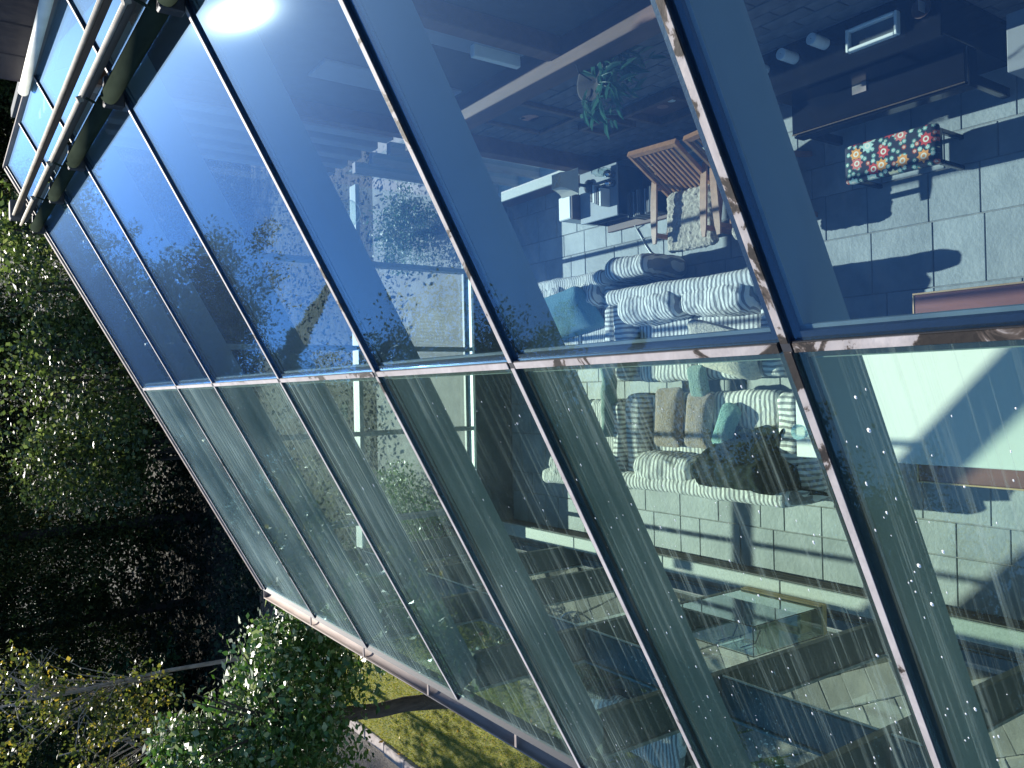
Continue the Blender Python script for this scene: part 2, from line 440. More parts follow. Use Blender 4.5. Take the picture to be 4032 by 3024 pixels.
# ---------------------------------------------------------------- glazed roof
roof = thing('glass_roof', (0, 0, 0), 'sloping glazed conservatory roof in two long rows of panes above the living room', 'glass roof')
UY = (0, 1, 0)
for i in range(len(BY)-1):
    y0, y1 = BY[i]+.016, BY[i+1]-.016
    for (a, b, mt) in ((XE, XM-.016, GL_LO), (XM+.016, XT-.02, GL_UP), (XT+.02, XTOP, GL_UP)):
        ti = random.uniform(-.0018, .0018); MB().beam(rp(a, (y0+y1)/2, random.uniform(-.0015, 0)), rp(b, (y0+y1)/2, random.uniform(-.0015, 0)), Vector((0,1,0))+NV*ti, (y1-y0)/2, NV, -.0115, -.0005).obj('glass_pane', mt, roof)
for i, y in enumerate(BY):
    g = MB().beam(rp(XE-.05, y), rp(XTOP, y), UY, .0155, NV, -.014, .0012); g = g.obj('bar_gasket', GASKET, roof)
    c = MB()
    for (a, b) in ((XE-.05, XM-.012), (XM+.012, XTOP)):
        c.beam(rp(a, y), rp(b, y), UY, .0125, NV, .0014, .0045)
    c.obj('glazing_bar', CAP, roof)
    MB().beam(rp(XE, y), rp(XTOP, y), UY, .044, NV, -.030, -.0145).obj('spacer', GASKET, g)
    MB().beam(rp(XE, y), rp(XTOP, y), UY, .056, NV, -.038, -.0305).obj('inner_lip', ALU_IN, g)
    MB().beam(rp(XE, y), rp(XTOP-.02, y), UY, .035, NV, -.27, -.0555).obj('rafter', STEEL_GREY, roof)
for i in range(len(BY)-1):
    y0, y1 = BY[i]+.026, BY[i+1]-.026
    def along(u0, u1, h0, h1):
        p = rp(XM, 0); q = MB(); 
        V = [Vector((0, yy, 0)) + p + DV*u + NV*h for yy in (y0, y1) for u, h in ((u0,h0),(u1,h0),(u1,h1),(u0,h1))]
        return q.add(V, [(0,1,2,3),(7,6,5,4),(0,4,5,1),(1,5,6,2),(2,6,7,3),(3,7,4,0)])
    along(-.0165, .0165, -.014, .0012).obj('cross_gasket', GASKET, roof)
    along(-.015, .013, .0015, .0055).obj('cross_bar', CAP, roof)
    along(-.040, .040, -.030, -.0145).obj('cross_spacer', GASKET, roof)
    along(-.052, .052, -.038, -.0305).obj('cross_lip', ALU_IN, roof)
# far verge, top edge
MB().beam(rp(XE-.05, YEND), rp(XTOP, YEND), UY, .035, NV, -.12, .02).obj('verge_board', GUTM, roof)
MB().box(XTOP, XTOP+.03, -1.4, YEND+.03, rz(XTOP)-.12, rz(XTOP)+.03).obj('top_flashing', GUTM, roof)
MB().box(XE-.07, XE+.0, -1.4, YEND+.03, rz(XE)-.13, rz(XE)-.03).obj('eave_board', GASKET, roof)
# water drops and bird spatter on the lower panes
DROP = simple('dried_white_spatter', (.82,.82,.80), (.7,.7,.68), .3, 20)
dm = MB()
for k in range(620):
    y = random.uniform(.3, 7.5)**1.0; x = random.uniform(-2.3, .0)
    if random.random() < .35: y = random.uniform(.8, 3.0)
    if min(abs(y-b) for b in BY) < .06: continue
    s_ = random.uniform(.0012, .0035)*(1.9 if random.random() < .10 else 1); e_ = random.uniform(1.0, 2.6)
    c = rp(x, y, .0006); n = 6; b0 = len(dm.V)
    ring = [c + DV*(math.cos(a)*s_*e_) + Vector((0,1,0))*(math.sin(a)*s_) for a in [2*math.pi*j/n for j in range(n)]]
    dm.add([tuple(v) for v in ring] + [tuple(c + NV*s_*.5)], [(j, (j+1) % n, n) for j in range(n)])
tag(dm.obj('water_droplets', DROP, roof), kind='stuff')

# gutter
gt = thing('eave_gutter', (XE-.12, 4, 3.7), 'pale galvanised half round gutter along the low eave of the glass roof', 'gutter')
def half(y0, y1, dz, r=.062):
    mb = MB(); n = 12; V = []
    cx, cz = XE-.135, rz(XE)-.075+dz
    for y in (y0, y1):
        for rr in (r, r-.005):
            for k in range(n+1):
                a = math.pi + math.pi*k/n; V.append((cx+rr*math.cos(a), y, cz+rr*math.sin(a)))
    m_ = n+1; F = []
    for k in range(n):
        F += [(k, k+1, 2*m_+k+1, 2*m_+k), (m_+k, 3*m_+k, 3*m_+k+1, m_+k+1), (k, m_+k, m_+k+1, k+1), (2*m_+k, 2*m_+k+1, 3*m_+k+1, 3*m_+k)]
    F += [(0, 2*m_, 3*m_, m_), (n, m_+n, 3*m_+n, 2*m_+n)]
    mb.add(V, F); mb.tube([(cx-r, y0, cz), (cx-r, y1, cz)], .008, 8)
    return mb
half(-1.4, 3.92, -.006, .066).obj('gutter_length', GUTM, gt, True)
half(3.9, YEND+.1, 0).obj('gutter_length', GUTM, gt, True)
for y in (3.6, 4.9, 6.2, 7.5, 8.9): MB().box(XE-.2, XE-.06, y-.012, y+.012, rz(XE)-.082, rz(XE)-.070).obj('gutter_bracket', GUTM, gt)
MB().box(XE-.2, XE-.07, YEND+.1, YEND+.11, rz(XE)-.14, rz(XE)-.07).obj('gutter_end', GUTM, gt)

# awning tube and ladder rails
at = thing('roller_tube', (1.98, 5, 6.3), 'long grey green tube clamped across the upper roof beside the rails', 'tube')
for i in range(2, len(BY)-1):
    a, b = BY[i]+.06, BY[i+1]-.06
    MB().tube([rp(1.93, a, .085), rp(1.93, b, .085)], .052, 18).obj('tube_length', TUBEM, at, True)
MB().tube([rp(1.93, -1.2, .085), rp(1.93, BY[2]-.06, .085)], .052, 18).obj('tube_length', TUBEM, at, True)
for y in BY[2:]:
    MB().bev(1.84, 2.03, y-.035, y+.035, rz(1.93)-.02, rz(1.93)+.10, .008).obj('clamp', GASKET, at)
    MB().tube([rp(1.93, y+.05, .14), rp(1.98, y+.05, .19)], .008, 6).obj('clamp_arm', TUBEM, at)
lr = thing('service_rails', (2.05, 5, 6.5), 'pair of parallel pale metal rails running along the roof above the tube', 'rails')
DARKR = simple('rail_underside', (.10,.085,.075), rough=.6, scale=6)
for x, o in ((2.00, .20), (2.10, .22)):
    q = MB().tube([rp(x, -1.2, o), rp(x, YEND-.15, o)], .013, 10).obj('rail', RAILM, lr, True)
    MB().beam(rp(x+.012, -1.2, o-.016), rp(x+.012, YEND-.2, o-.016), DV, .02, NV, -.05, 0).obj('rail_web', DARKR, q)
MB().bev(1.96, 2.16, YEND-.2, YEND-.02, rz(2.05)+.10, rz(2.05)+.25, .01).obj('end_bracket', DARKR, lr)
for y in BY[2:-1]:
    MB().tube([rp(1.99, y+.08, .2), rp(1.99, y+.08, .235)], .02, 8).obj('rail_bolt', RAILM, lr)
# dark upper house wall with white pipe
DARKW = simple('dark_brown_cladding', (.035,.026,.03), (.022,.016,.02), .7, 3, bmp=.4)
uw = thing('upper_house_wall', (3.2, 3, 6.5), 'dark clad upper wall of the house rising beside the top of the glass roof', 'wall')
for k in range(16):
    y1 = 7.72-k*.6
    MB().bev(2.60, 3.6, y1-.585, y1, 6.60, 9.4, .01).obj('cladding_panel', DARKW, uw)
MB().box(2.64, 3.5, -1.5, 7.68, 6.62, 9.3).obj('wall_core', GASKET, uw)
pp = thing('white_downpipe', (2.5, 5, 6.6), 'thick white pipe along the foot of the dark upper wall', 'pipe')
MB().tube([(2.46, -1.2, 6.66), (2.50, 5.5, 6.61)], .044, 16).obj('pipe_length', GREENWHITE, pp, True)
MB().tube([(2.50, 5.48, 6.61), (2.53, 7.72, 6.59)], .038, 16).obj('pipe_length', GREENWHITE, pp, True)
MB().tube([(2.50, 5.44, 6.61), (2.50, 5.54, 6.61)], .05, 16).obj('pipe_joint', GREENWHITE, pp, True)
tag(MB().box(2.575, 3.6, -1.5, 7.7, 6.50, 6.56).obj('roof_top_flashing', GASKET), 'dark flat flashing joining the glass roof to the house', 'flashing')

# ---------------------------------------------------------------- side glazing on the left
sw = thing('glazed_side_wall', (-2.3, 4, 0), 'tall glazed wall with deep dark green columns between living room and patio', 'glazed wall')
TERR = simple('pale_terrazzo', (.46,.48,.43), (.33,.35,.31), .55, 60, bmp=.1)
WOODB = simple('brown_wood_boards', (.10,.06,.035), (.05,.028,.016), .6, 5, stretch=(6,.6,6), kind='World')
TEAL = simple('teal_painted_frame', (.04,.12,.14), (.03,.09,.11), .35, 4, bmp=.05)
LTEAL = simple('light_blue_edge', (.12,.26,.30), rough=.4, scale=6)
for y in BY[1:]:
    cl_ = MB().bev(-2.40, -2.12, y-.035, y+.035, -.1, rz(-2.2)-.30, .006).obj('column', COLM, sw)
    MB().box(-2.425, -2.40, y-.05, y+.05, -.1, rz(XE)-.12).obj('column_cover', ALU_IN, cl_)
for i in range(1, len(BY)-1):
    y0, y1 = BY[i]+.036, BY[i+1]-.036
    tr_ = part('transom', TEAL, sw, -2.40, -2.14, y0, y1, 2.47, 2.52)
    part('transom_edge', LTEAL, tr_, -2.425, -2.401, y0, y1, 2.45, 2.54)
    part('transom_trim', GREENWHITE, tr_, -2.139, -2.127, y0, y1, 2.485, 2.505, bev=.003)
    part('bottom_rail', TEAL, sw, -2.40, -2.30, y0, y1, -.05, .05)
    part('bottom_edge', LTEAL, sw, -2.299, -2.285, y0, y1, .0, .03, bev=.003)
    for z0, z1 in ((.05, 2.45), (2.54, rz(-2.4)-.14)):
        part('window_pane', GL_W, sw, -2.415, -2.409, y0, y1, z0, z1, bev=.001)
sc_ = thing('low_sill', (-2.0, 5, 0), 'pale terrazzo ledge on a low brown boarded kerb beside the left glazing', 'sill')
y = -1.3
while y < 10.2:
    y2 = min(y+1.62, 10.2); part('sill_slab', TERR, sc_, -2.135, -1.965, y+.004, y2-.004, .285, .325, bev=.008); y = y2
for k in range(3): part('kerb_board', WOODB, sc_, -1.985, -1.965, -1.3, 10.2, .012+k*.085, .092+k*.085, bev=.004)
part('kerb_top', simple('grey_moulding', (.20,.18,.16), rough=.5), sc_, -2.12, -1.958, -1.3, 10.2, .268, .284)
part('kerb_core', GROUT, sc_, -2.13, -1.99, -1.3, 10.2, -.1, .266)

# display case
PINE = simple('honey_pine', (.75,.52,.22), (.58,.38,.15), .5, 4, stretch=(6,1,6))
BLK = simple('black_metal', (.012,.012,.014), rough=.4, scale=10)
gc = thing('glass_display_case', (-2.25, 5.12, .3), 'clear glass box with thin black edges and honey coloured wood base on the left ledge', 'display case')
x0, x1, y0, y1, z0, z1 = -2.375, -2.11, 4.66, 5.58, .40, 1.40
part('front_glass', GL_CASE, gc, x1-.005, x1, y0+.01, y1-.01, z0+.01, z1-.01, bev=.001)
part('top_glass', GL_CASE, gc, x0+.01, x1-.008, y0+.01, y1-.01, z1-.005, z1, bev=.001)
part('side_glass', GL_CASE, gc, x0+.01, x1-.01, y0, y0+.005, z0+.01, z1-.01, bev=.001)
part('back_glass', GL_CASE, gc, x0, x0+.005, y0+.01, y1-.01, z0+.01, z1-.01, bev=.001)
for p, q in (((x1,y0,z0),(x1,y0,z1)),((x1,y0,z1),(x1,y1,z1)),((x1,y1,z1),(x1,y1,z0)),((x0,y0,z1),(x0,y1,z1)),((x0,y0,z1),(x1,y0,z1)),((x0,y1,z1),(x1,y1,z1)),((x0,y0,z0),(x0,y0,z1)),((x0,y1,z0),(x0,y1,z1))):
    MB().tube([p, q], .004, 6).obj('edge_strip', BLK, gc)
part('wood_base', PINE, gc, x0, x1+.02, y0-.01, y1+.01, .33, .395)
part('wood_base_front', PINE, gc, x1+.001, x1+.018, y0, y1, .40, .44)
for yy in (4.86, 5.12): MB().tube([(x0+.02, yy, 1.33), (x0+.02, yy, 1.12), (x0+.12, yy, 1.05)], .006, 6).obj('hinge_arm', BLK, gc)
pic = thing('small_framed_card', (-2.22, 5.45, .4), 'small white card in a wood frame inside the glass case', 'picture')
part('card', GREENWHITE, pic, -2.28, -2.15, 5.38, 5.52, .45, .455, bev=.001); part('frame', PINE, pic, -2.30, -2.13, 5.36, 5.54, .43, .449)
pic2 = thing('pine_shelf_unit', (-2.24, 5.0, .4), 'low honey pine shelf with pale panel inside the glass case', 'shelf')
part('board', PINE, pic2, -2.35, -2.13, 4.75, 5.25, .43, .46); part('side', PINE, pic2, -2.35, -2.13, 4.75, 4.79, .46, .60); part('pale_panel', GREENWHITE, pic2, -2.33, -2.16, 4.85, 5.10, .461, .47)
tag(MB().tube([(-2.05+.05*math.cos(a), 3.62+.09*math.sin(a), .337+.012*math.sin(3*a)) for a in [2*math.pi*k/14 for k in range(15)]], .013, 8).obj('coiled_strap', BLK, None, True), 'small coil of black strap lying on the left ledge', 'strap')

# ---------------------------------------------------------------- far end wall
ew = thing('glazed_end_wall', (0, YEND, 0), 'glazed far end wall of the living room above a low dark wall', 'glazed wall')
DKW = simple('dark_slate_wall', (.10,.115,.12), (.07,.08,.085), .8, 5)
part('low_wall', DKW, ew, -2.12, 2.95, 10.28, 10.42, -.1, .68)
part('end_sill', simple('mint_white_sill', (.72,.78,.68), (.62,.68,.58), .5, 4), ew, -2.38, 2.95, 10.20, 10.46, .68, .72)
for x in (-1.75, -.55, .62, 1.78):
    part('mullion', STEEL_GREY, ew, x-.03, x+.03, 10.22, 10.44, .721, rz(x)-.32)
part('end_transom', STEEL_GREY, ew, -2.1, 2.85, 10.24, 10.44, 2.46, 2.52)
part('end_lower_rail', STEEL_GREY, ew, -2.38, 2.9, 10.34, 10.40, .722, .76)
def trap(xa, xb, za, top):
    y = 10.39; V = [(xa,y,za),(xb,y,za),(xb,y,top(xb)),(xa,y,top(xa))]; V += [(a,b+.006,c) for a,b,c in V]
    return MB().add(V, [(0,1,2,3),(7,6,5,4),(0,4,5,1),(1,5,6,2),(2,6,7,3),(3,7,4,0)])
xs_ = [-2.36, -1.78, -.58, .59, 1.75, 2.86]
for i in range(5):
    xa, xb = xs_[i]+(.06 if i else 0), xs_[i+1]-.0
    trap(xa, xb, .765, lambda x: 2.455).obj('window_pane', GL_W, ew)
    trap(xa, xb, 2.525, lambda x: min(rz(x)-.30, 9)).obj('window_pane', GL_W, ew)

# ---------------------------------------------------------------- house wall on the right
hw = thing('brick_house_wall', (3, 3, 0), 'painted brick back wall of the living room with brown timber posts and beam', 'wall')
BRK = simple('painted_brick', (.16,.15,.15), (.10,.095,.095), .85, 7, bmp=.4, rnd=.1, kind='Object')
BROWN = simple('brown_timber', (.14,.07,.045), (.085,.042,.028), .6, 4, stretch=(3,.5,3), kind='World')
part('wall_core', simple('brick_mortar', (.09,.085,.08), rough=.95), hw, 2.93, 3.3, -1.6, 7.9, -.1, 6.5)
bm = {}
def brick(w_, h_):
    k = (round(w_, 2), round(h_, 2))
    if k not in bm:
        mb = MB().bev(-.02, 0, -w_/2+.006, w_/2-.006, -h_/2+.006, h_/2-.006, .004)
        me = bpy.data.meshes.new('brick'); me.from_pydata(mb.V, [], mb.F); me.materials.append(BRK); bm[k] = me
    return bm[k]
nb = 0
for r in range(17):
    zc = .08 + r*.155; y = 2.2 - (r % 2)*.2
    while y < 7.7:
        wd = .40
        if y+wd > 2.2 and nb < 295:
            o = bpy.data.objects.new('brick', brick(wd, .155)); col.objects.link(o); o.parent = hw
            o.location = Vector((2.925+random.uniform(-.003,.003), y+wd/2, zc)) - ORIG[hw]; nb += 1
        y += wd
part('long_beam', BROWN, hw, 2.66, 2.925, -1.5, 8.0, 2.72, 2.94)
part('post', BROWN, hw, 2.72, 2.925, 7.74, 7.92, 0, 2.715)
part('post', BROWN, hw, 2.76, 2.925, 5.24, 5.40, 2.945, 6.4)
part('post', BROWN, hw, 2.76, 2.925, 7.76, 7.90, 2.945, 6.4)
part('post', BROWN, hw, 2.76, 2.925, 2.70, 2.86, 2.945, 6.4)
PLAST = simple('grey_plaster', (.30,.30,.30), (.24,.24,.24), .9, 2)
for (a, b) in ((5.46, 5.9), (6.7, 7.1)): part('pale_panel', PLAST, hw, 2.90, 2.928, a, b, 3.0, 4.4)
part('white_panel', GREENWHITE, hw, 2.80, 2.925, 5.70, 5.76, 3.02, 3.5)
# glazed part beyond the post
part('side_kerb', BROWN, hw, 2.80, 3.06, 7.95, 10.2, 0, .42)
part('side_sill', TERR, hw, 2.74, 3.1, 7.95, 10.2, .425, .46)
for yy in (8.35, 8.85, 9.35, 9.85): part('side_post', PLAST, hw, 2.88, 3.02, yy-.05, yy+.05, .461, 2.715)
for yy in (8.35, 8.75, 9.2, 9.6, 10.0): part('upper_post', PLAST, hw, 2.86, 3.05, yy-.09, yy+.09, 2.945, 6.3)
for i, (a, b) in enumerate(((7.95, 8.29), (8.41, 8.79), (8.91, 9.29), (9.41, 9.79), (9.91, 10.2))):
    part('window_pane', GL_W, hw, 2.95, 2.956, a, b, .462, 2.71, bev=.001)
part('upper_backing', DKW, hw, 3.1, 3.2, 7.9, 10.4, 2.95, 6.5)
part('near_wall', DKW, hw, -2.1, 2.9, -1.7, -1.45, 0, 4.3)

# ---------------------------------------------------------------- sofas
SY = stripemat('striped_cover_across', 'Y'); SX = stripemat('striped_cover_arm', 'X')
def make_sofa(length, label, loc, seed=0):
    """back towards +X, seat towards -X, seat front at x=0"""
    t = thing('striped_sofa', (0, 0, 0), label, 'sofa', 'sofas in grey and white striped covers')
    L2 = length/2
    soft('base', SY, t, (.55, 0, .20), (1.0, length-.04, .38), .05, 22, .012, 5, seed)
    for k, s_ in enumerate((-1, 1)):
        soft('seat_cushion', SY, t, (.36, s_*(L2-.28)/2, .42), (.70, L2-.30, .17), .07, 18, .014, 4, seed+k)
        soft('back_cushion', SY, t, (.78, s_*(L2-.26)/2, .60), (.30, L2-.27, .42), .12, 22, .028, 4, seed+3+k, fn=lambda P: Vector((P.x+.16*(P.z+.2), P.y, P.z)))
        soft('arm', SX, t, (.50, s_*(L2-.13), .34), (.98, .27, .60), .09, 20, .012, 5, seed+7+k)
    soft('back', SY, t, (.98, 0, .42), (.17, length-.03, .76), .07, 24, .014, 4, seed+9)
    t.location = loc
    return t
s0 = make_sofa(2.36, 'striped sofa with its back to the wooden chairs and a cream cushion on it', (.07, 6.05, 0), 1)
def put(label, loc, rz_=0, src=s0, sc=None):
    c = copy_tree(src); c.location = loc; c.rotation_euler = (0, 0, rz_); c['label'] = label
    if sc: c.scale = sc
    return c
put('striped sofa with a black throw over its near end, nearest the left glazing', (-.06, 5.88, 0), math.pi, sc=(1.02,1,1))
put('striped sofa further away by the lamp with a blue cushion on its seat', (.34, 7.99, 0), 0, sc=(1,.62,.95))
put('far striped sofa facing the blue cushion, close to the left ledge', (-.14, 7.85, 0), math.pi, sc=(1.0,.58,.95))
rb = thing('striped_bolster', (1.42, 6.95, 0), 'rolled striped bolster on end behind the sofa with the cream cushion', 'bolster')
soft('roll', SY, rb, (1.40, 6.92, .38), (.26, .72, .74), .12, 20, .02, 4, 12)
# cushions and throws
BLUEF = fuzzy('blue_fleece', (.16,.36,.42), (.08,.22,.28)); CREAM = fuzzy('cream_fleece', (.72,.66,.50), (.5,.45,.36), 30)
MINT = fuzzy('mint_boucle', (.36,.50,.44), (.17,.27,.24)); BEIGE = fuzzy('beige_fleece', (.48,.38,.31), (.34,.26,.21)); MINT2 = fuzzy('mint_knit', (.36,.62,.54), (.18,.36,.32))
BLACKT = simple('black_knit', (.018,.028,.026), (.010,.015,.015), .95, 12, bmp=.6, bd=.006, spec=.1)
def pillow(name, mat, loc, size, rot, label, cat='cushion', seed=0):
    def fn(P):
        f = 1 - .75*max(abs(P.x)/(size[0]/2), abs(P.y)/(size[1]/2))**3
        return Vector((P.x, P.y, P.z*max(.12, f)))
    o = soft(name, mat, None, (0,0,0), size, size[2]*.48, 18, .008, 6, seed, fn)
    o.location = loc; o.rotation_euler = rot
    return tag(o, label, cat)
pillow('blue_cushion', BLUEF, (.95, 7.98, .68), (.62, .95, .26), (0, rad(-38), rad(8)), 'large soft blue cushion leaning on the far sofa by the lamp', seed=2)
pillow('cream_cushion', CREAM, (.36, 5.42, .80), (.66, .74, .28), (rad(8), rad(-42), rad(-22)), 'cream fleece cushion leaning on the sofa beside the wooden chairs', seed=3)
pillow('pink_beige_cushion', BEIGE, (-.33, 6.42, .56), (.66, .42, .16), (0, rad(6), rad(2)), 'wide beige pink cushion in the middle of the sofa with the black throw', seed=4)
pillow('pale_beige_cushion', BEIGE, (-.36, 5.97, .57), (.60, .36, .16), (0, rad(4), rad(-4)), 'narrower pale beige cushion beside the mint bolster', seed=5)
pillow('mint_bolster', MINT2, (-.42, 5.60, .58), (.50, .24, .2), (0, 0, rad(-24)), 'bright mint knitted bolster between beige cushion and black throw', seed=6)
pillow('grey_green_cushion', MINT, (.02, 5.98, .55), (.42, .26, .14), (0, rad(-6), rad(6)), 'small grey green fluffy cushion on the seat beside the cream cushion', seed=7)
def sheet(name, mat, f, nu, nv, label, cat, th=.012):
    V = []; F = []
    for j in range(nv+1):
        for i in range(nu+1): V.append(f(i/nu, j/nv))
    for j in range(nv):
        for i in range(nu):
            a = j*(nu+1)+i; F.append((a, a+1, a+nu+2, a+nu+1))
    o = raw(name, V, F, mat, None, True)
    md = o.modifiers.new('thick', 'SOLIDIFY'); md.thickness = th; md.offset = 1
    return tag(o, label, cat)
def blk(u, v):
    x = -.42 - .66*u; y = 4.64 + 1.0*v + .08*math.sin(4*u)
    z = .93 if u > .5 else .52 + .34*max(0, min(1, (u-.18)/.3))
    if u > .85: z -= (u-.85)*3
    if v < .25: z = max(z-(.25-v)*1.2, .62-(.25-v)*1.2)
    q = Vector((x*5, y*5, 0)); z += .05 + .04*noise.noise(q) + .02*noise.noise(q*3)
    return (x + .05*noise.noise(q+Vector((4,4,4))), y, z)
sheet('black_throw', BLACKT, blk, 40, 40, 'black crinkled throw heaped over the near end of the left sofa', 'throw')
def mint(u, v):
    y = 7.27 + .30*u; x = .52 - 1.1*v
    z = .66 - .30*abs(u-.35) ; q = Vector((x*6, y*6, 1)); z += .03*noise.noise(q)
    return (x, y+.03*noise.noise(q+Vector((2,2,2))), z)
sheet('mint_blanket', MINT, mint, 12, 40, 'grey mint boucle blanket lying along the gap between the near and far sofas', 'blanket', .03)

# ---------------------------------------------------------------- table and white board
MAH = simple('mahogany_top', (.30,.115,.085), (.20,.075,.05), .35, 3, bmp=.1, stretch=(4,.8,4), coat=.3)
BEECH = simple('light_wood_edge', (.70,.45,.22), (.55,.33,.15), .5, 5)
tb = thing('dining_table', (-.05, 2.3, 0), 'long red brown dining table with a pale wood edge, half under the white board', 'table')
part('table_top', MAH, tb, -.80, .70, .9, 3.52, .69, .718)
part('table_edge', BEECH, tb, -.815, -.801, .9, 3.535, .685, .722, bev=.003); part('table_edge', BEECH, tb, .701, .715, .9, 3.535, .685, .722, bev=.003); part('table_edge', BEECH, tb, -.80, .70, 3.521, 3.535, .685, .722, bev=.003)
for x in (-.7, .6):
    for y in (1.0, 3.4): part('leg', MAH, tb, x-.04, x+.04, y-.04, y+.04, 0, .689)
WHITE = simple('white_laminate', (.80,.80,.74), (.76,.76,.70), .45, 3, bmp=.05)
wb = thing('white_table_board', (-.1, 3, .72), 'long white board laid on the dining table and reaching past its far end', 'board')
part('board', WHITE, wb, -.665, .47, 1.1, 4.64, .722, .752)
part('trestle', BLK, wb, -.55, .35, 4.25, 4.30, 0, .721)
for x in (-.5, .3): part('leg', BLK, wb, x-.02, x+.02, 4.2, 4.24, 0, .72)
vs = thing('glass_vase', (-.42, 4.42, .752), 'clear glass vase standing on the far corner of the white board', 'vase')
MB().lathe((-.42, 4.42, .753), [(.045,0),(.06,.08),(.05,.18),(.07,.28),(.072,.28),(.047,.18),(.055,.08),(.04,.01)], 18).obj('vase_body', GL_CASE, vs, True)

# ---------------------------------------------------------------- wooden armchairs
TEAK = simple('teak_wood', (.42,.21,.10), (.28,.13,.06), .45, 5, stretch=(3,3,1), bmp=.15); SHEEP = fuzzy('sheepskin', (.62,.56,.44), (.30,.26,.21), 26)
def chair(label, loc, rzz=0):
    t = thing('slatted_armchair', (0, 0, 0), label, 'armchair', 'slatted wooden armchairs by the brick wall')
    def P(x, z): return x, z
    for s_ in (-1, 1):
        y = s_*.36
        MB().beam((-.32, y, .0), (-.30, y, .60), (0,1,0), .02, (1,0,0), -.025, .025).obj('leg', TEAK, t)
        MB().beam((.30, y, .0), (.22, y, .60), (0,1,0), .02, (1,0,0), -.025, .025).obj('leg', TEAK, t)
        mb = MB()
        V = []; n = 8
        for k in range(n+1):
            u = k/n; x = -.40+.78*u; wv = .032+.012*math.sin(math.pi*u) - (.012 if k in (0, n) else 0)
            z = .615+.02*math.sin(math.pi*u*.8)
            V += [(x, y-wv, z-.012), (x, y+wv, z-.012), (x, y+wv, z+.012), (x, y-wv, z+.012)]
        F = [(0,1,2,3), tuple(4*n+i for i in (3,2,1,0))]
        for k in range(n):
            a = 4*k; F += [(a+i, a+4+i, a+4+(i+1) % 4, a+(i+1) % 4) for i in range(4)]
        mb.add(V, F).obj('arm', TEAK, t)
        MB().beam((-.30, y*.98, .40), (.28, y*.98, .34), (0,1,0), .014, (0,0,1), -.03, .03).obj('seat_rail', TEAK, t)
        MB().beam((.12, s_*.33, .36), (.52, s_*.33, 1.04), (0,1,0), .016, (1,0,-.6), -.025, .025).obj('back_stile', TEAK, t)
    MB().beam((-.31, -.35, .40), (-.31, .35, .40), (1,0,0), .014, (0,0,1), -.035, .03).obj('front_rail', TEAK, t)
    MB().beam((.52, -.35, 1.03), (.52, .35, 1.03), (1,0,-.4), .028, (0.4,0,1), -.03, .03).obj('top_rail', TEAK, t)
    for k in range(10):
        y = -.285+.57*k/9
        MB().beam((.14, y, .38), (.515, y, 1.02), (0,1,0), .013, (1,0,-.6), -.008, .008).obj('back_slat', TEAK, t)
    MB().beam((-.28, 0, .37), (.20, 0, .32), (0,1,0), .31, (0,0,1), -.01, .01).obj('seat_board', TEAK, t)
    t.location = loc; t.rotation_euler = (0,0,rzz)
    return t
c0 = chair('slatted wooden armchair nearest the lamp, with a grey sheepskin on its seat', (1.98, 6.14, 0), rad(-3))
c1 = copy_tree(c0); c1.location = (1.98, 5.27, 0); c1['label'] = 'second slatted wooden armchair, half hidden behind the wide roof bar next to the piano'; c1.rotation_euler = (0,0,rad(4))
def fluffy(loc, size, label, seed):
    o = soft('sheepskin', SHEEP, None, (0,0,0), size, .06, 44, .007, 70, seed)
    o.location = loc; return tag(o, label, 'sheepskin')
fluffy((1.83, 6.12, .44), (.66, .68, .12), 'curly grey cream sheepskin on the armchair nearest the lamp', 5)
fluffy((1.83, 5.25, .44), (.66, .60, .12), 'curly cream sheepskin on the armchair beside the piano', 6)

# ---------------------------------------------------------------- lamp, cabinet, speaker
CABM = simple('grey_cabinet_top', (.30,.33,.34), (.26,.28,.29), .35, 4, bmp=.05)
sp = thing('white_speaker', (2.3, 8.0, 0), 'tall white loudspeaker box standing at the far end of the low cabinet', 'speaker')
part('body', WHITE, sp, 2.16, 2.46, 7.98, 8.22, .02, .62, bev=.012); part('side_panel', BROWN, sp, 2.15, 2.47, 7.95, 7.979, .02, .61)
lp = thing('table_lamp', (2.5, 7.78, .5), 'table lamp with a flared square cream shade on the low cabinet', 'lamp')
SHADE = simple('cream_lampshade', (.72,.66,.52), (.66,.6,.47), .8, 10)
t_, b_ = .085, .155; cx, cy = 2.53, 7.75
V = []; prof = [(1.02, t_), (.96, .095), (.88, .118), (.80, b_)]
for z_, r_ in prof: V += [(cx-r_, cy-r_, z_), (cx+r_, cy-r_, z_), (cx+r_, cy+r_, z_), (cx-r_, cy+r_, z_)]
F = [(4*k+i, 4*k+(i+1) % 4, 4*k+4+(i+1) % 4, 4*k+4+i) for k in range(3) for i in range(4)]
sh = raw('lamp_shade', V, F, SHADE, lp); ORIG[sh] = ORIG[lp]; md = sh.modifiers.new('t', 'SOLIDIFY'); md.thickness = .004
MB().tube([(cx-t_, cy-t_, 1.015), (cx+t_, cy+t_, 1.015)], .003, 6).tube([(cx-t_, cy+t_, 1.015), (cx+t_, cy-t_, 1.015)], .003, 6).obj('shade_wire', GREENWHITE, sh)
MB().lathe((cx, cy, .50), [(.0,0),(.08,0),(.08,.02),(.02,.05),(.018,.4)], 16).obj('lamp_base', BLK, lp, True)
MB().lathe((cx, cy, .9), [(.0,-.03),(.03,0),(.032,.03),(.0,.06)], 14).obj('bulb', WHITE, lp, True)
cb = thing('low_media_cabinet', (2.4, 7.3, 0), 'low black cabinet with a grey top full of records behind the lamp', 'cabinet')
part('cabinet_top', CABM, cb, 2.08, 2.72, 7.25, 7.94, .465, .49)
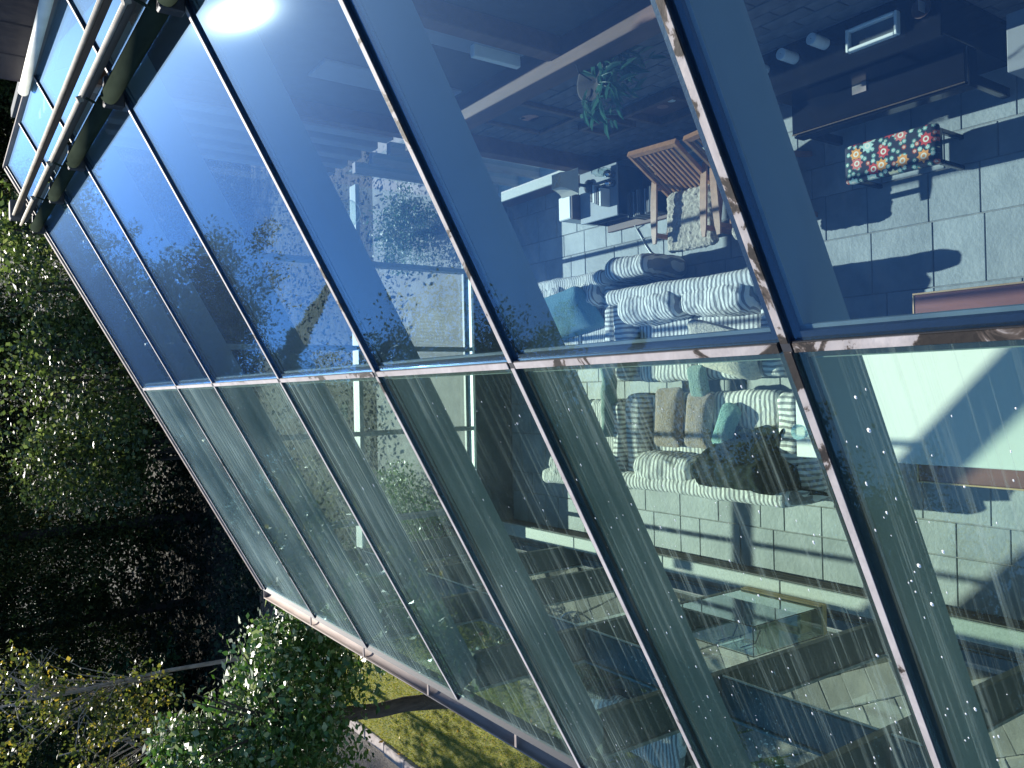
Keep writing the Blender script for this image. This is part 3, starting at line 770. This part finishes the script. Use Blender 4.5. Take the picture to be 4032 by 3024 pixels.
part('side', BLK, cb, 2.10, 2.70, 7.26, 7.28, .05, .464); part('side', BLK, cb, 2.10, 2.70, 7.91, 7.93, .05, .464); part('back', BLK, cb, 2.66, 2.70, 7.281, 7.909, .05, .464)
part('base', BROWN, cb, 2.02, 2.70, 6.75, 7.93, .01, .049)
part('shelf', BLK, cb, 2.10, 2.65, 7.285, 7.905, .25, .265)
rc = thing('record_row', (2.3, 7.0, 0), 'row of dark record sleeves and audio boxes in front of the low cabinet', 'records')
for k in range(14):
    y = 6.80+k*.032; part('record_sleeve', [BLK, DKW, CABM][k % 3], rc, 2.06, 2.36, y, y+.012+.012*(k % 2), .05, .33+.02*math.sin(k), bev=.002)
for k in range(5):
    bk_ = tag(part('book', [WHITE, BLK, PLAST][k % 3], None, 2.2+.02*k, 2.42+.02*k, 7.46+.04*k-.08, 7.46+.04*k-.05, .491, .64, bev=.002), 'thin upright book beside the lamp, one of a leaning row of five', 'book', 'books in a row beside the lamp')
jr = thing('glass_jars', (2.6, 7.35, .49), 'pair of dark glass jars with shiny lids on the low cabinet behind the books', 'jar')
for dx, dy in ((0, 0), (.02, .12)):
    MB().lathe((2.60+dx, 7.33+dy, .492), [(.0,0),(.05,0),(.052,.14),(.035,.17),(.035,.2),(.0,.2)], 14).obj('jar', GL_CASE, jr, True)
CH = simple('chrome', (.7,.7,.7), rough=.12, metal=1)
for dx in (0, .11): MB().lathe((2.47+dx, 7.31, .492), [(.0,0),(.045,0),(.045,.10),(.02,.13),(.0,.13)], 16).obj('chrome_lid', CH, jr, True)
cbp = [Vector(p) for p in ((2.02,7.40,.06),(1.99,7.43,.01),(1.86,7.34,.008),(1.76,7.28,.008),(1.66,7.2,.008),(1.58,7.08,.008),(1.50,6.9,.008),(1.2,6.7,.008))]
tag(MB().tube(cbp, .009, 8).obj('white_cable', WHITE, None, True), 'white cable running across the floor from the cabinet to the sofa', 'cable')

# ---------------------------------------------------------------- piano, bench and what stands on it
PIA = simple('black_piano_lacquer', (.010,.011,.014), rough=.18, scale=3, bmp=.02); GOLD = simple('brass', (.75,.5,.3), rough=.3, metal=1)
pn = thing('upright_piano', (2.6, 3.8, 0), 'black upright piano with a brass hinge line against the brick wall', 'piano')
part('case', PIA, pn, 2.56, 2.90, 3.04, 4.62, .02, 1.19); part('lid', PIA, pn, 2.50, 2.91, 3.0, 4.66, 1.191, 1.215)
part('key_bed', PIA, pn, 2.26, 2.559, 3.05, 4.61, .58, .72); part('key_lid', PIA, pn, 2.28, 2.559, 3.06, 4.60, .721, .76)
part('hinge', GOLD, pn, 2.272, 2.281, 3.06, 4.60, .758, .768, bev=.002); part('end_cap', CH, pn, 2.28, 2.55, 3.040, 3.047, .755, .762, bev=.002)
for y in (3.06, 4.56): part('leg', PIA, pn, 2.30, 2.38, y, y+.06, .02, .579)
part('music_desk', PIA, pn, 2.53, 2.555, 3.4, 4.25, .80, 1.05)
tag(part('folded_note', simple('tan_card', (.40,.30,.27), rough=.8), None, 2.46, 2.55, 3.86, 3.99, .765, .770, bev=.001), 'small tan card lying on the closed piano lid', 'card')
def flower_tex():
    mt, t, b, o = nodemat('floral_fabric'); L = t.links
    v = coord(t)
    base = (.012,.016,.03)
    def M(op, a, b2=None, clamp=False):
        n = N(t, 'ShaderNodeMath', operation=op, use_clamp=clamp)
        for i, x in enumerate((a, b2)):
            if x is None: continue
            if isinstance(x, (int, float)): n.inputs[i].default_value = x
            else: L.new(x, n.inputs[i])
        return n.outputs[0]
    cur = None
    for sc, off, cols in ((17, 0, [(.0,(.06,.20,.16)),(.35,(.16,.36,.30)),(.6,(.5,.1,.04)),(.8,(.3,.5,.42))]), (6.6, 3.3, [(.0,(.55,.05,.04)),(.25,(.75,.30,.06)),(.5,(.70,.62,.36)),(.75,(.45,.62,.52)),(.9,(.62,.16,.12))])):
        mp = N(t, 'ShaderNodeMapping'); mp.inputs['Location'].default_value = (off, off*1.3, 0); L.new(v, mp.inputs[0])
        vo = N(t, 'ShaderNodeTexVoronoi'); vo.voronoi_dimensions = '2D'; vo.inputs['Scale'].default_value = sc; vo.inputs['Randomness'].default_value = .75; L.new(mp.outputs[0], vo.inputs['Vector'])
        sub = N(t, 'ShaderNodeVectorMath', operation='SUBTRACT'); L.new(mp.outputs[0], sub.inputs[0]); L.new(vo.outputs['Position'], sub.inputs[1])
        sx = N(t, 'ShaderNodeSeparateXYZ'); L.new(sub.outputs[0], sx.inputs[0])
        an = M('ARCTAN2', sx.outputs[0], sx.outputs[1]); pet = M('MULTIPLY', M('ABSOLUTE', M('SINE', M('MULTIPLY', an, 4))), .12)
        d = M('ADD', vo.outputs['Distance'], pet)
        sp2 = N(t, 'ShaderNodeSeparateColor'); L.new(vo.outputs['Color'], sp2.inputs[0])
        cc = ramp(t, sp2.outputs[0], cols, 'CONSTANT')
        ringc = N(t, 'ShaderNodeMixRGB'); L.new(cc, ringc.inputs[1]); ringc.inputs[2].default_value = (.78,.72,.55,1)
        rr = M('MULTIPLY', M('LESS_THAN', vo.outputs['Distance'], .17), 1); rr = M('MULTIPLY', rr, M('GREATER_THAN', vo.outputs['Distance'], .09)); L.new(rr, ringc.inputs[0])
        mask = M('LESS_THAN', d, .40)
        mx = N(t, 'ShaderNodeMixRGB')
        if cur is None: mx.inputs[1].default_value = (*base, 1)
        else: L.new(cur, mx.inputs[1])
        L.new(ringc.outputs[0], mx.inputs[2]); L.new(mask, mx.inputs[0]); cur = mx.outputs[0]
    L.new(cur, b.inputs['Base Color']); b.inputs['Roughness'].default_value = .85
    return mt
FLO = flower_tex()
pb = thing('piano_bench', (1.95, 3.83, 0), 'black piano bench with a dark flower patterned cushion top', 'bench')
soft('cushion', FLO, pb, (1.95, 3.83, .47), (.34, .83, .08), .03, 14, .002, 3)
part('frame', PIA, pb, 1.80, 2.10, 3.44, 4.22, .36, .428)
for x in (1.82, 2.08):
    for y in (3.46, 4.2): part('leg', PIA, pb, x-.02, x+.02, y-.02, y+.02, 0, .359)
WAX = simple('white_ribbed_wax', (.74,.74,.70), (.6,.6,.57), .6, 12)
def candle(y, x, h, label):
    c = thing('pillar_candle', (x, y, 1.216), label, 'candle', 'white candles on the piano')
    mb = MB(); n = 20; prof = []
    for k in range(14): prof.append((.046+(.002 if k % 2 else 0), h*k/13))
    mb.lathe((x, y, 1.217), [(0,0)]+prof+[(.042,h+.002),(.012,h-.004),(0,h-.004)], n).obj('wax', WAX, c, True)
    MB().tube([(x, y, 1.217+h-.005), (x+.002, y, 1.217+h+.012)], .0015, 5).obj('wick', BLK, c)
candle(3.94, 2.78, .19, 'white ribbed pillar candle nearest the white picture frame')
candle(4.23, 2.76, .19, 'white ribbed pillar candle in the middle of three on the piano')
candle(4.53, 2.76, .18, 'white ribbed pillar candle furthest from the picture frame, next to the roof bar')
pf = thing('white_photo_frame', (2.7, 3.5, 1.22), 'white deep box picture frame standing tilted on the piano', 'picture frame')
def fr(a, b, c, d): 
    o = part('frame_side', WHITE, pf, a, b, c, d, 1.218, 1.275); return o
fr(2.62, 2.80, 3.30, 3.325); fr(2.62, 2.80, 3.70, 3.725); fr(2.62, 2.645, 3.326, 3.699); fr(2.775, 2.80, 3.326, 3.699)
part('picture', DKW, pf, 2.646, 2.774, 3.327, 3.698, 1.225, 1.232)
bw = thing('wooden_bowl', (2.72, 3.03, 1.22), 'small dark bowl with cards standing in it at the end of the piano', 'bowl')
MB().lathe((2.74, 3.12, 1.217), [(.0,0),(.04,0),(.075,.045),(.07,.045),(.035,.008),(.0,.008)], 18).obj('bowl_body', BROWN, bw, True)
part('card', PLAST, bw, 2.70, 2.78, 3.10, 3.105, 1.24, 1.33, bev=.001)
st = thing('side_stand', (2.3, 2.65, 0), 'pale box stand at the near end of the piano', 'stand')
part('body', PLAST, st, 2.20, 2.62, 2.32, 2.70, .55, .90); part('leg', BLK, st, 2.38, 2.42, 2.48, 2.52, 0, .549)
# wall pictures and hanging plant
OAK = simple('carved_oak_frame', (.14,.08,.05), (.07,.04,.025), .5, 14, bmp=.6)
def wallpic(y0, y1, z0, z1, th, c, label, blob=None):
    t = thing('wall_picture', (2.88, (y0+y1)/2, z0), label, 'picture')
    xo = 2.90
    for a in ((y0, y1, z0, z0+.06), (y0, y1, z1-.06, z1), (y0, y0+.06, z0+.061, z1-.061), (y1-.06, y1, z0+.061, z1-.061)):
        part('frame', OAK, t, xo-th, xo, *a)
    part('picture', c, t, xo-.02, xo-.01, y0+.061, y1-.061, z0+.061, z1-.061, bev=.002)
    if blob:
        yy, zz = (y0+y1)/2, (z0+z1)/2
        for (dy, dz, r_, mt) in blob:
            MB().tube([(xo-.022, yy+dy, zz+dz), (xo-.024, yy+dy, zz+dz)], r_, 14).obj('paint_shape', mt, t)
SKIN = simple('painted_warm_tone', (.45,.22,.14), rough=.7); DPNT = simple('dark_painting', (.06,.075,.085), (.03,.035,.05), .6, 4)
wallpic(6.55, 7.25, 1.62, 2.45, .05, DPNT, 'dark portrait picture, upper one by the timber post', [(0,0,.10,SKIN),(0.02,-.2,.17,BLK),(.05,.06,.03,GREENWHITE)])
wallpic(6.42, 6.86, .95, 1.42, .07, DPNT, 'small square carved relief in a deep frame, between the larger wall pictures')
wallpic(5.50, 6.22, .78, 1.36, .10, BROWN, 'deep box picture with a wooden relief above the armchairs', [(.05,0,.06,SKIN),(-.12,.05,.04,GREENWHITE)])
HL = leafmat('trailing_leaf', [(.0,(.03,.09,.06)),(.6,(.06,.15,.10)),(1,(.14,.26,.18))], .35, .25)
hp = thing('hanging_plant', (2.56, 5.1, 2.66), 'trailing green plant in a dark basket hung from the brown beam', 'plant')
MB().lathe((2.56, 5.12, 2.55), [(.0,0),(.10,.01),(.16,.10),(.18,.18),(.165,.18),(.0,.12)], 18).obj('basket', simple('dark_basket', (.04,.035,.03), rough=.9, scale=40, bmp=1), hp, True)
MB().tube([(2.56, 5.12, 2.72), (2.60, 5.12, 2.86), (2.70, 5.12, 2.9)], .006, 6).obj('hook', BLK, hp)
lm = []
for v_ in range(3):
    V = [(0,0,0), (.04,-.018,.006), (.10,-.016,.0), (.15,0,-.02), (.10,.016,.0), (.04,.018,.006)]
    me = bpy.data.meshes.new('leaf'); me.from_pydata([(a*(1+.15*v_), b*(1+.1*v_), c*(1+v_)) for a, b, c in V], [], [(0,1,2,3),(0,3,4,5)]); me.materials.append(HL); lm.append(me)
for s_ in range(17):
    a = random.uniform(0, 2*math.pi); L_ = random.uniform(.2, .72); p = Vector((2.56+.13*math.cos(a), 5.12+.13*math.sin(a), 2.74)); path = [p.copy()]
    for k in range(7):
        u = (k+1)/7; p = p + Vector((math.cos(a)*.05*(1-u), math.sin(a)*.06*(1-u)-.006, -L_/6.5*u*1.1+.02*(1-u))); path.append(p.copy())
    stm = MB().tube(path, .003, 5).obj('stem', HL, hp)
    for k in range(1, 8):
        for r_ in range(2):
            o = bpy.data.objects.new('leaf', random.choice(lm)); col.objects.link(o); o.parent = stm
            o.location = path[k] - ORIG[hp]; o.rotation_euler = (random.uniform(-.6,.6), random.uniform(-.1,1.1), random.uniform(0, 6.28)); o.scale = [random.uniform(.6,1.05)]*3
# made-up glass globes, stand-ins for an unidentified dark object with sun glints
for (x, y, z, r, lab) in ((2.25, 9.45, 3.0, .17, 'larger made-up glass globe standing in for an unidentified dark glinting object'), (2.55, 9.1, 3.55, .15, 'smaller made-up glass globe, hung higher, standing in for the same glinting object')):
    t = thing('standin_globe', (x, y, z), lab, 'glass globe', 'made-up stand-in globes by the far window')
    MB().lathe((x, y, z), [(r*math.sin(a), -r*math.cos(a)) for a in [math.pi*k/12 for k in range(1, 13)]], 24).obj('globe', GL_CASE, t, True)
    MB().tube([(x, y, z+r), (x, y, z+r+.12)], .02, 8).obj('neck', CH, t, True)
    MB().tube([(x, y, z+r+.12), (x, y, rz(x)-.25)], .004, 5).obj('cord', BLK, t)

# ---------------------------------------------------------------- patio furniture seen through the side glazing
pl = thing('patio_lounger', (-4.3, 7.3, -.14), 'patio lounger with a striped pad and a crumpled dark towel outside the side glazing', 'lounger')
soft('pad', SY, pl, (-4.25, 7.35, .12), (.6, 1.2, .16), .07, 16, .02, 4, 3); soft('back_pad', SY, pl, (-4.25, 8.0, .32), (.6, .5, .14), .06, 14, .02, 4, 4, fn=lambda P: Vector((P.x, P.y, P.z+P.y*.6)))
part('frame', BLK, pl, -4.55, -3.95, 6.75, 8.15, -.10, .03)
tag(MB().tube([(-3.3+.16*math.cos(a), 8.95+.22*math.sin(a), -.12+.16*abs(math.sin(a/2))) for a in [2*math.pi*k/22 for k in range(23)]], .012, 8).obj('wire_hoop', CH, None, True), 'thin metal hoop lying on the patio beside the pot plant', 'hoop')

# ---------------------------------------------------------------- foliage
def leaves(centers, size, jitter, up=.3, aspect=.55, sd=.35):
    n = len(centers); c = np.asarray(centers)
    d = rng.normal(size=(n, 3)); d[:, 2] *= .6; d /= np.linalg.norm(d, axis=1)[:, None]
    q = rng.normal(size=(n, 3)); q[:, 2] += up
    s = np.cross(d, q); s /= np.linalg.norm(s, axis=1)[:, None]
    L = size*(1+sd*rng.normal(size=n)).clip(.4, 1.9)
    L = L[:, None]
    nrm = np.cross(d, s)
    V = np.stack([c, c+d*L*.5+s*L*aspect*.5+nrm*L*.06, c+d*L, c+d*L*.5-s*L*aspect*.5+nrm*L*.06], 1)
    return V.reshape(-1, 3)
def crown_pts(n, c, r, clumps=60, spread=.22, shell=.55, flat=1):
    k = rng.normal(size=(clumps, 3)); k /= np.linalg.norm(k, axis=1)[:, None]
    rr = (shell+(1-shell)*rng.random(clumps))[:, None]
    k = k*rr*np.array(r)
    idx = rng.integers(0, clumps, n)
    p = k[idx] + rng.normal(size=(n, 3)).clip(-1.45, 1.45)*np.array(r)*spread*(.5+rng.random(clumps))[idx][:, None]
    return p + np.array(c)
BARK = simple('tree_bark', (.12,.09,.07), (.05,.038,.03), .9, 9, bmp=1, bd=.03, stretch=(2,2,.5)); DBARK = simple('dark_bark', (.06,.045,.035), (.025,.02,.016), .9, 6, bmp=1, bd=.03)
LEAF_A = leafmat('glossy_garden_leaf', [(0,(.035,.085,.015)),(.5,(.065,.14,.025)),(.8,(.13,.20,.05)),(1,(.34,.38,.20))], .40, .25, .8)
LEAF_F = leafmat('forest_leaf', [(0,(.010,.020,.009)),(.5,(.018,.032,.012)),(.85,(.035,.052,.016)),(1,(.08,.09,.028))], .6, .3, .2)
LEAF_Y = leafmat('yellowing_leaf', [(0,(.04,.06,.015)),(.5,(.08,.10,.022)),(.85,(.17,.17,.035)),(1,(.30,.22,.045))], .45, .4)
LEAF_C = leafmat('dark_conifer_needle', [(0,(.015,.04,.015)),(.6,(.03,.08,.025)),(1,(.06,.13,.035))], .5, .15)
LEAF_P = leafmat('pot_shrub_leaf', [(0,(.03,.07,.03)),(.6,(.06,.12,.05)),(1,(.10,.17,.08))], .5, .25)
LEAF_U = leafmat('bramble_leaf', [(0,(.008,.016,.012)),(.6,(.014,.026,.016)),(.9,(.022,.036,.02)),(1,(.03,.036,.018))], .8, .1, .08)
def limbs(base, top, r0, r1, tips, mb=None):
    mb = mb or MB(); base, top = Vector(base), Vector(top)
    for q in tips:
        q = Vector(q); u = random.uniform(.35, .95); p = base.lerp(top, u)
        mid = p.lerp(q, .5) + Vector((0, 0, .12*(q-p).length))
        mb.tube([p, mid, q], [r1*.7, r1*.4, r1*.12], 6)
    return mb
# garden tree beside the gutter
B0 = (-5.40, 12.45, -.18)
gt_ = thing('garden_tree', B0, 'small glossy leaved garden tree with a bare leaning trunk on the sunny lawn', 'tree')
MB().tube([(-5.40,12.45,-.2),(-5.37,12.45,.15),(-5.26,12.42,.8),(-5.24,12.40,1.3),(-5.13,12.35,1.9),(-5.05,12.3,2.6)], [.18,.135,.122,.118,.112,.09], 14).obj('trunk', BARK, gt_, True)
cp = np.concatenate([crown_pts(5200, (-5.25,12.4,3.1), (1.15,1.25,1.25), 90, .2), crown_pts(5600, (-4.35,12.2,2.75), (1.0,1.1,.95), 70, .22), crown_pts(4200, (-6.3,12.6,2.9), (1.2,1.2,1.3), 70, .2), crown_pts(3200, (-5.3,12.2,4.1), (.7,.8,.8), 34, .25), crown_pts(1600, (-3.75,12.4,2.6), (.55,.6,.5), 24, .25)])
bigmesh('crown', leaves(cp, .105, 0, 1.6), 4, LEAF_A, gt_)
limbs((-5.2,12.4,1.8), (-5.05,12.3,2.8), .05, .05, crown_pts(40, (-5.0,12.3,3.4), (1.3,1.2,1.4), 40, .1)).obj('branches', BARK, gt_)
# dark conifer bush behind the gutter
cf = thing('conifer_bush', (-3.95, 13.6, -.2), 'low dense green conifer bush half hidden behind the roof gutter', 'bush')
bigmesh('foliage', leaves(crown_pts(9000, (-4.0,13.7,.9), (1.1,1.1,1.2), 80, .2, .4), .08, 0, .5, .25), 4, LEAF_C, cf)
MB().tube([(-4.0,13.7,-.25),(-4.0,13.7,1.2)], [.08,.04], 8).obj('trunk', DBARK, cf)
# yellowing birch on the left edge
def birch(name_loc, c, r, n, label, seedy=0):
    t = thing('yellowing_birch', name_loc, label, 'tree', 'young yellowing birches left of the garden tree')
    b = Vector(name_loc); top = Vector((c[0], c[1], c[2]+r[2]*.7))
    MB().tube([b, b.lerp(top, .5)+Vector((.1,0,0)), top], [.07,.045,.012], 8).obj('trunk', simple('grey_birch_bark', (.34,.30,.26), (.18,.15,.12), .8, 6) if 'grey_birch_bark' not in MATS else MATS['grey_birch_bark'], t, True)
    pts = crown_pts(n, c, r, 46, .13, .45)
    bigmesh('crown', leaves(pts, .085, 0, .5, .75), 4, LEAF_Y, t)
    limbs(b.lerp(top, .2), top, .03, .022, crown_pts(46, c, r, 46, .05, .5)).obj('branches', MATS['grey_birch_bark'], t)
birch((-7.5, 19.4, -.6), (-7.3, 19.2, 4.2), (1.5,1.4,1.5), 3300, 'young birch with sparse yellow leaves, the one beside the garden tree crown')
birch((-6.4, 20.0, -.7), (-6.2, 19.6, 5.9), (1.2,1.2,1.1), 1500, 'young birch with sparse yellow leaves, the tallest and nearest the dark forest')
birch((-9.2, 18.2, -.8), (-8.9, 18.2, 4.4), (1.6,1.4,1.8), 3000, 'young birch with sparse yellow leaves furthest to the left of the garden')
# shrubs at the patio
def shrub(loc, r, n, label, mat=LEAF_P, size=.05, pot=False):
    t = thing('round_shrub' if not pot else 'potted_shrub', loc, label, 'shrub')
    c = (loc[0], loc[1], loc[2]+r[2]*.95)
    bigmesh('foliage', leaves(crown_pts(n, c, r, 50, .22, .35), size, 0, .5, .5), 4, mat, t)
    MB().tube([loc, (loc[0], loc[1], loc[2]+r[2])], [.05, .02], 7).obj('stem', DBARK, t)
shrub((2.9, 12.9, -.15), (.72,.85,.5), 7000, 'round blue green shrub in the yard beyond the far window')
shrub((-2.2, 13.4, -.2), (.85,1.2,.6), 8000, 'bright green shrub growing outside the corner of the far and left glazing', LEAF_A, .055)
shrub((-3.55, 9.75, -.2), (.42,.5,.42), 3500, 'small feathery green shrub on the patio by the metal hoop', LEAF_C, .05)
shrub((-3.95, 8.55, -.2), (.36,.42,.3), 2600, 'leafy shrub on the patio behind the striped lounger', LEAF_A, .05)
shrub((-3.0, 2.0, -.2), (.35,.6,.35), 3000, 'dark bushy plant on the patio close to the near glazing', LEAF_C, .05)
shrub((-5.3, 6.3, -.2), (.5,.9,.5), 4000, 'spreading dark green shrub on the outer edge of the patio', LEAF_C, .05)

# forest
def crownmesh(nm, mat, n, r, cl, size):
    V = leaves(crown_pts(n, (0,0,0), r, cl, .17, .45), size, 0, .6, .6)
    o = bigmesh(nm, V, 4, mat); return o
def forest_tree(kind, loc, s, label, mats=None):
    src, tr = PROT[kind]
    t = bpy.data.objects.new(['beech_tree','ash_tree','spruce_tree'][kind], None); col.objects.link(t); t.location = loc
    for p in (src, tr):
        c = p.copy(); col.objects.link(c); c.parent = t
    t.scale = (s[0], s[0], s[1]); t.rotation_euler = (0, 0, random.uniform(0, 6.28))
    return t
def proto(kind):
    if kind == 2:
        n = 42000; h = rng.random(n)**1.4; a = rng.random(n)*6.28; q = (1-h)*3.6*(.25+.75*rng.random(n)**.5)*(.75+.25*np.sin(h*70))
        V = leaves(np.stack([q*np.cos(a), q*np.sin(a), 2+h*17-.25*q], 1), .20, 0, .6, .3)
        c = bigmesh('crown', V, 4, LEAF_C); H_ = 18
    else:
        r = (4.4,4.4,6.0) if kind == 0 else (3.6,3.6,6.6)
        P = np.concatenate([crown_pts(50000, (0,0,12), r, 150, .13, .4), crown_pts(22000, (0,0,5.4), (3.8,3.8,4.2), 70, .17, .3)])
        c = bigmesh('crown', leaves(P, .135, 0, .6, .6), 4, LEAF_F if kind == 0 else LEAF_YF); H_ = 15
    tb_ = MB().tube([(0,0,-1),(.1,0,3),(-.1,.1,8),(0,0,H_)], [.34,.26,.18,.04], 8)
    if kind < 2: limbs((0,0,3), (0,0,16), .16, .10, crown_pts(70, (0,0,11.5), (4.2,4.2,6.0), 70, .1, .6), tb_)
    tr = tb_.obj('trunk', DBARK)
    return c, tr
LEAF_YF = leafmat('light_forest_leaf', [(0,(.018,.032,.011)),(.5,(.038,.056,.017)),(.85,(.085,.10,.03)),(1,(.16,.14,.045))], .6, .35, .2)
PROT = {k: proto(k) for k in (0, 1, 2)}
spots = []
for i in range(15): spots.append((-46+i*6.3+random.uniform(-1.5,1.5), 60+random.uniform(-5,5)))
for i in range(12): spots.append((-55+i*9+random.uniform(-2,2), 76+random.uniform(-5,5)))
for i in range(8): spots.append((-21-i*2.3+random.uniform(-1,1), 44-i*4.6+random.uniform(-1,1)))
for i in range(6): spots.append((-34-i*3.0+random.uniform(-1,1), 46-i*6.5+random.uniform(-1,1)))
for i in range(5): spots.append((19+i*3.0, 50-i*4+random.uniform(-2,2)))
kinds = ['dark broad crowned beech', 'light green ash', 'dark pointed spruce']
where = ['in the thick of the forest ahead', 'at the left flank of the garden slope', 'deep in the back rows of the forest', 'on the right flank of the forest']
for i, (x, y) in enumerate(spots):
    k = [0, 1, 0, 1, 2][i % 5]
    g_ = float(gz(x, y)); top = 7.2 + .262*math.hypot(x, y)*(1.0+.22*random.uniform(-1,1))
    if i >= 27: top = 7.2 + .34*math.hypot(x, y)*(1+.2*random.uniform(-1,1))
    if abs(x-1) < 5 and y < 72: top *= .82
    H_ = (top-g_)/18.6
    o = forest_tree(k, (x, y, g_), (random.uniform(.9,1.15)*max(.7, H_*.85), H_), '')
    wi = 0 if i < 15 else 2 if i < 27 else 1 if i < 41 else 3
    tag(o, kinds[k]+' tree standing '+where[wi], 'tree', kinds[k]+' trees '+where[wi])
for c_, t_2 in PROT.values(): bpy.data.objects.remove(c_); bpy.data.objects.remove(t_2)
# lighter trees catching sun lower on the slope
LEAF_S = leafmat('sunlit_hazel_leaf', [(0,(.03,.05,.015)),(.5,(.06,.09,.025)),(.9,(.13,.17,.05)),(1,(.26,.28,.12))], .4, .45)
for (x, y, zt, r, lab) in ((5.0, 34, 3.0, 3.0, 'sunlit hazel tree at the upper edge of the slope, right one of three'), (1.0, 36, 2.2, 3.2, 'sunlit hazel tree in the middle of three below the forest'), (-2.6, 39, 2.0, 2.6, 'sunlit hazel tree left of the three below the forest')):
    g_ = float(gz(x, y)); t = thing('hazel_tree', (x, y, g_), lab, 'tree', 'sunlit hazel trees on the slope')
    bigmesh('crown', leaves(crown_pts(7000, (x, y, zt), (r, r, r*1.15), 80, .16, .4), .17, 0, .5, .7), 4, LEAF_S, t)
    mb = MB()
    for k in range(5): mb.tube([(x+random.uniform(-.4,.4), y, g_), (x+random.uniform(-1.6,1.6), y+random.uniform(-1,1), zt+r*.7)], [.09,.03], 6)
    mb.obj('trunk', DBARK, t)
# bramble understorey: nobody could count it
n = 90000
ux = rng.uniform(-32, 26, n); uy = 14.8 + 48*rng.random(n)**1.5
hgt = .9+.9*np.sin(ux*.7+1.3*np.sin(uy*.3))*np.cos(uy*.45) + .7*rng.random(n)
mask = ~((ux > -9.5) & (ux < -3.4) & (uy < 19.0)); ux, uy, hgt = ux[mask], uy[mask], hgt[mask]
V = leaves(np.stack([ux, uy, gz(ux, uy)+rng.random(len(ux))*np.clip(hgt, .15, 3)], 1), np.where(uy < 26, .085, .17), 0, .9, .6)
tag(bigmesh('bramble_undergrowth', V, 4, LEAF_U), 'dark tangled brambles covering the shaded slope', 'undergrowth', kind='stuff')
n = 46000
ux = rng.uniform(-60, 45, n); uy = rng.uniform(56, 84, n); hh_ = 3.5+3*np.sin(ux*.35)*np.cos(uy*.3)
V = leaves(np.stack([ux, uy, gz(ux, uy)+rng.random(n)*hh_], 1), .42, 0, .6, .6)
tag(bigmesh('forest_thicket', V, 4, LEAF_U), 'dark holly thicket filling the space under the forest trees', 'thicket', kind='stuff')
# lawn blades
n = 70000
gx_ = rng.uniform(-7.05, -3.7, n); gy_ = 6+11.5*rng.random(n); h_ = .02+.03*rng.random(n)
bx = rng.normal(size=(n,2))*.018
V = np.stack([np.stack([gx_-.004, gy_, np.full(n, -.142)], 1), np.stack([gx_+.004, gy_+.003, np.full(n, -.142)], 1), np.stack([gx_+bx[:,0], gy_+bx[:,1], -.14+h_], 1)], 1).reshape(-1, 3)
GR = leafmat('grass_blade', [(0,(.10,.13,.02)),(.5,(.19,.21,.035)),(.85,(.30,.27,.06)),(1,(.36,.27,.09))], .5, .35)
tag(bigmesh('grass', V, 3, GR), 'short mossy yellow green grass on the lawn', 'grass', kind='stuff')
FL = leafmat('fallen_leaf', [(0,(.35,.12,.04)),(.6,(.45,.25,.05)),(1,(.5,.4,.1))], .6, .2)
n = 130
V = leaves(np.stack([rng.uniform(-8.6,-3.8,n), rng.uniform(7,17,n), np.full(n,-.10)],1), .07, 0, 6, .7)
tag(bigmesh('fallen_leaves', V, 4, FL), 'scattered brown and yellow leaves on lawn and gravel', 'leaves', kind='stuff')
lg = thing('fallen_log', (-7.6, 20.6, 0), 'pale peeling fallen log behind the garden tree', 'log')
MB().tube([(-9.4, 20.5, .1), (-8.3, 20.4, .25), (-7.2, 20.5, .2)], [.16,.15,.13], 12).obj('log_body', simple('peeling_bark', (.42,.36,.32), (.16,.12,.10), .9, 5, bmp=1, bd=.03), lg, True)
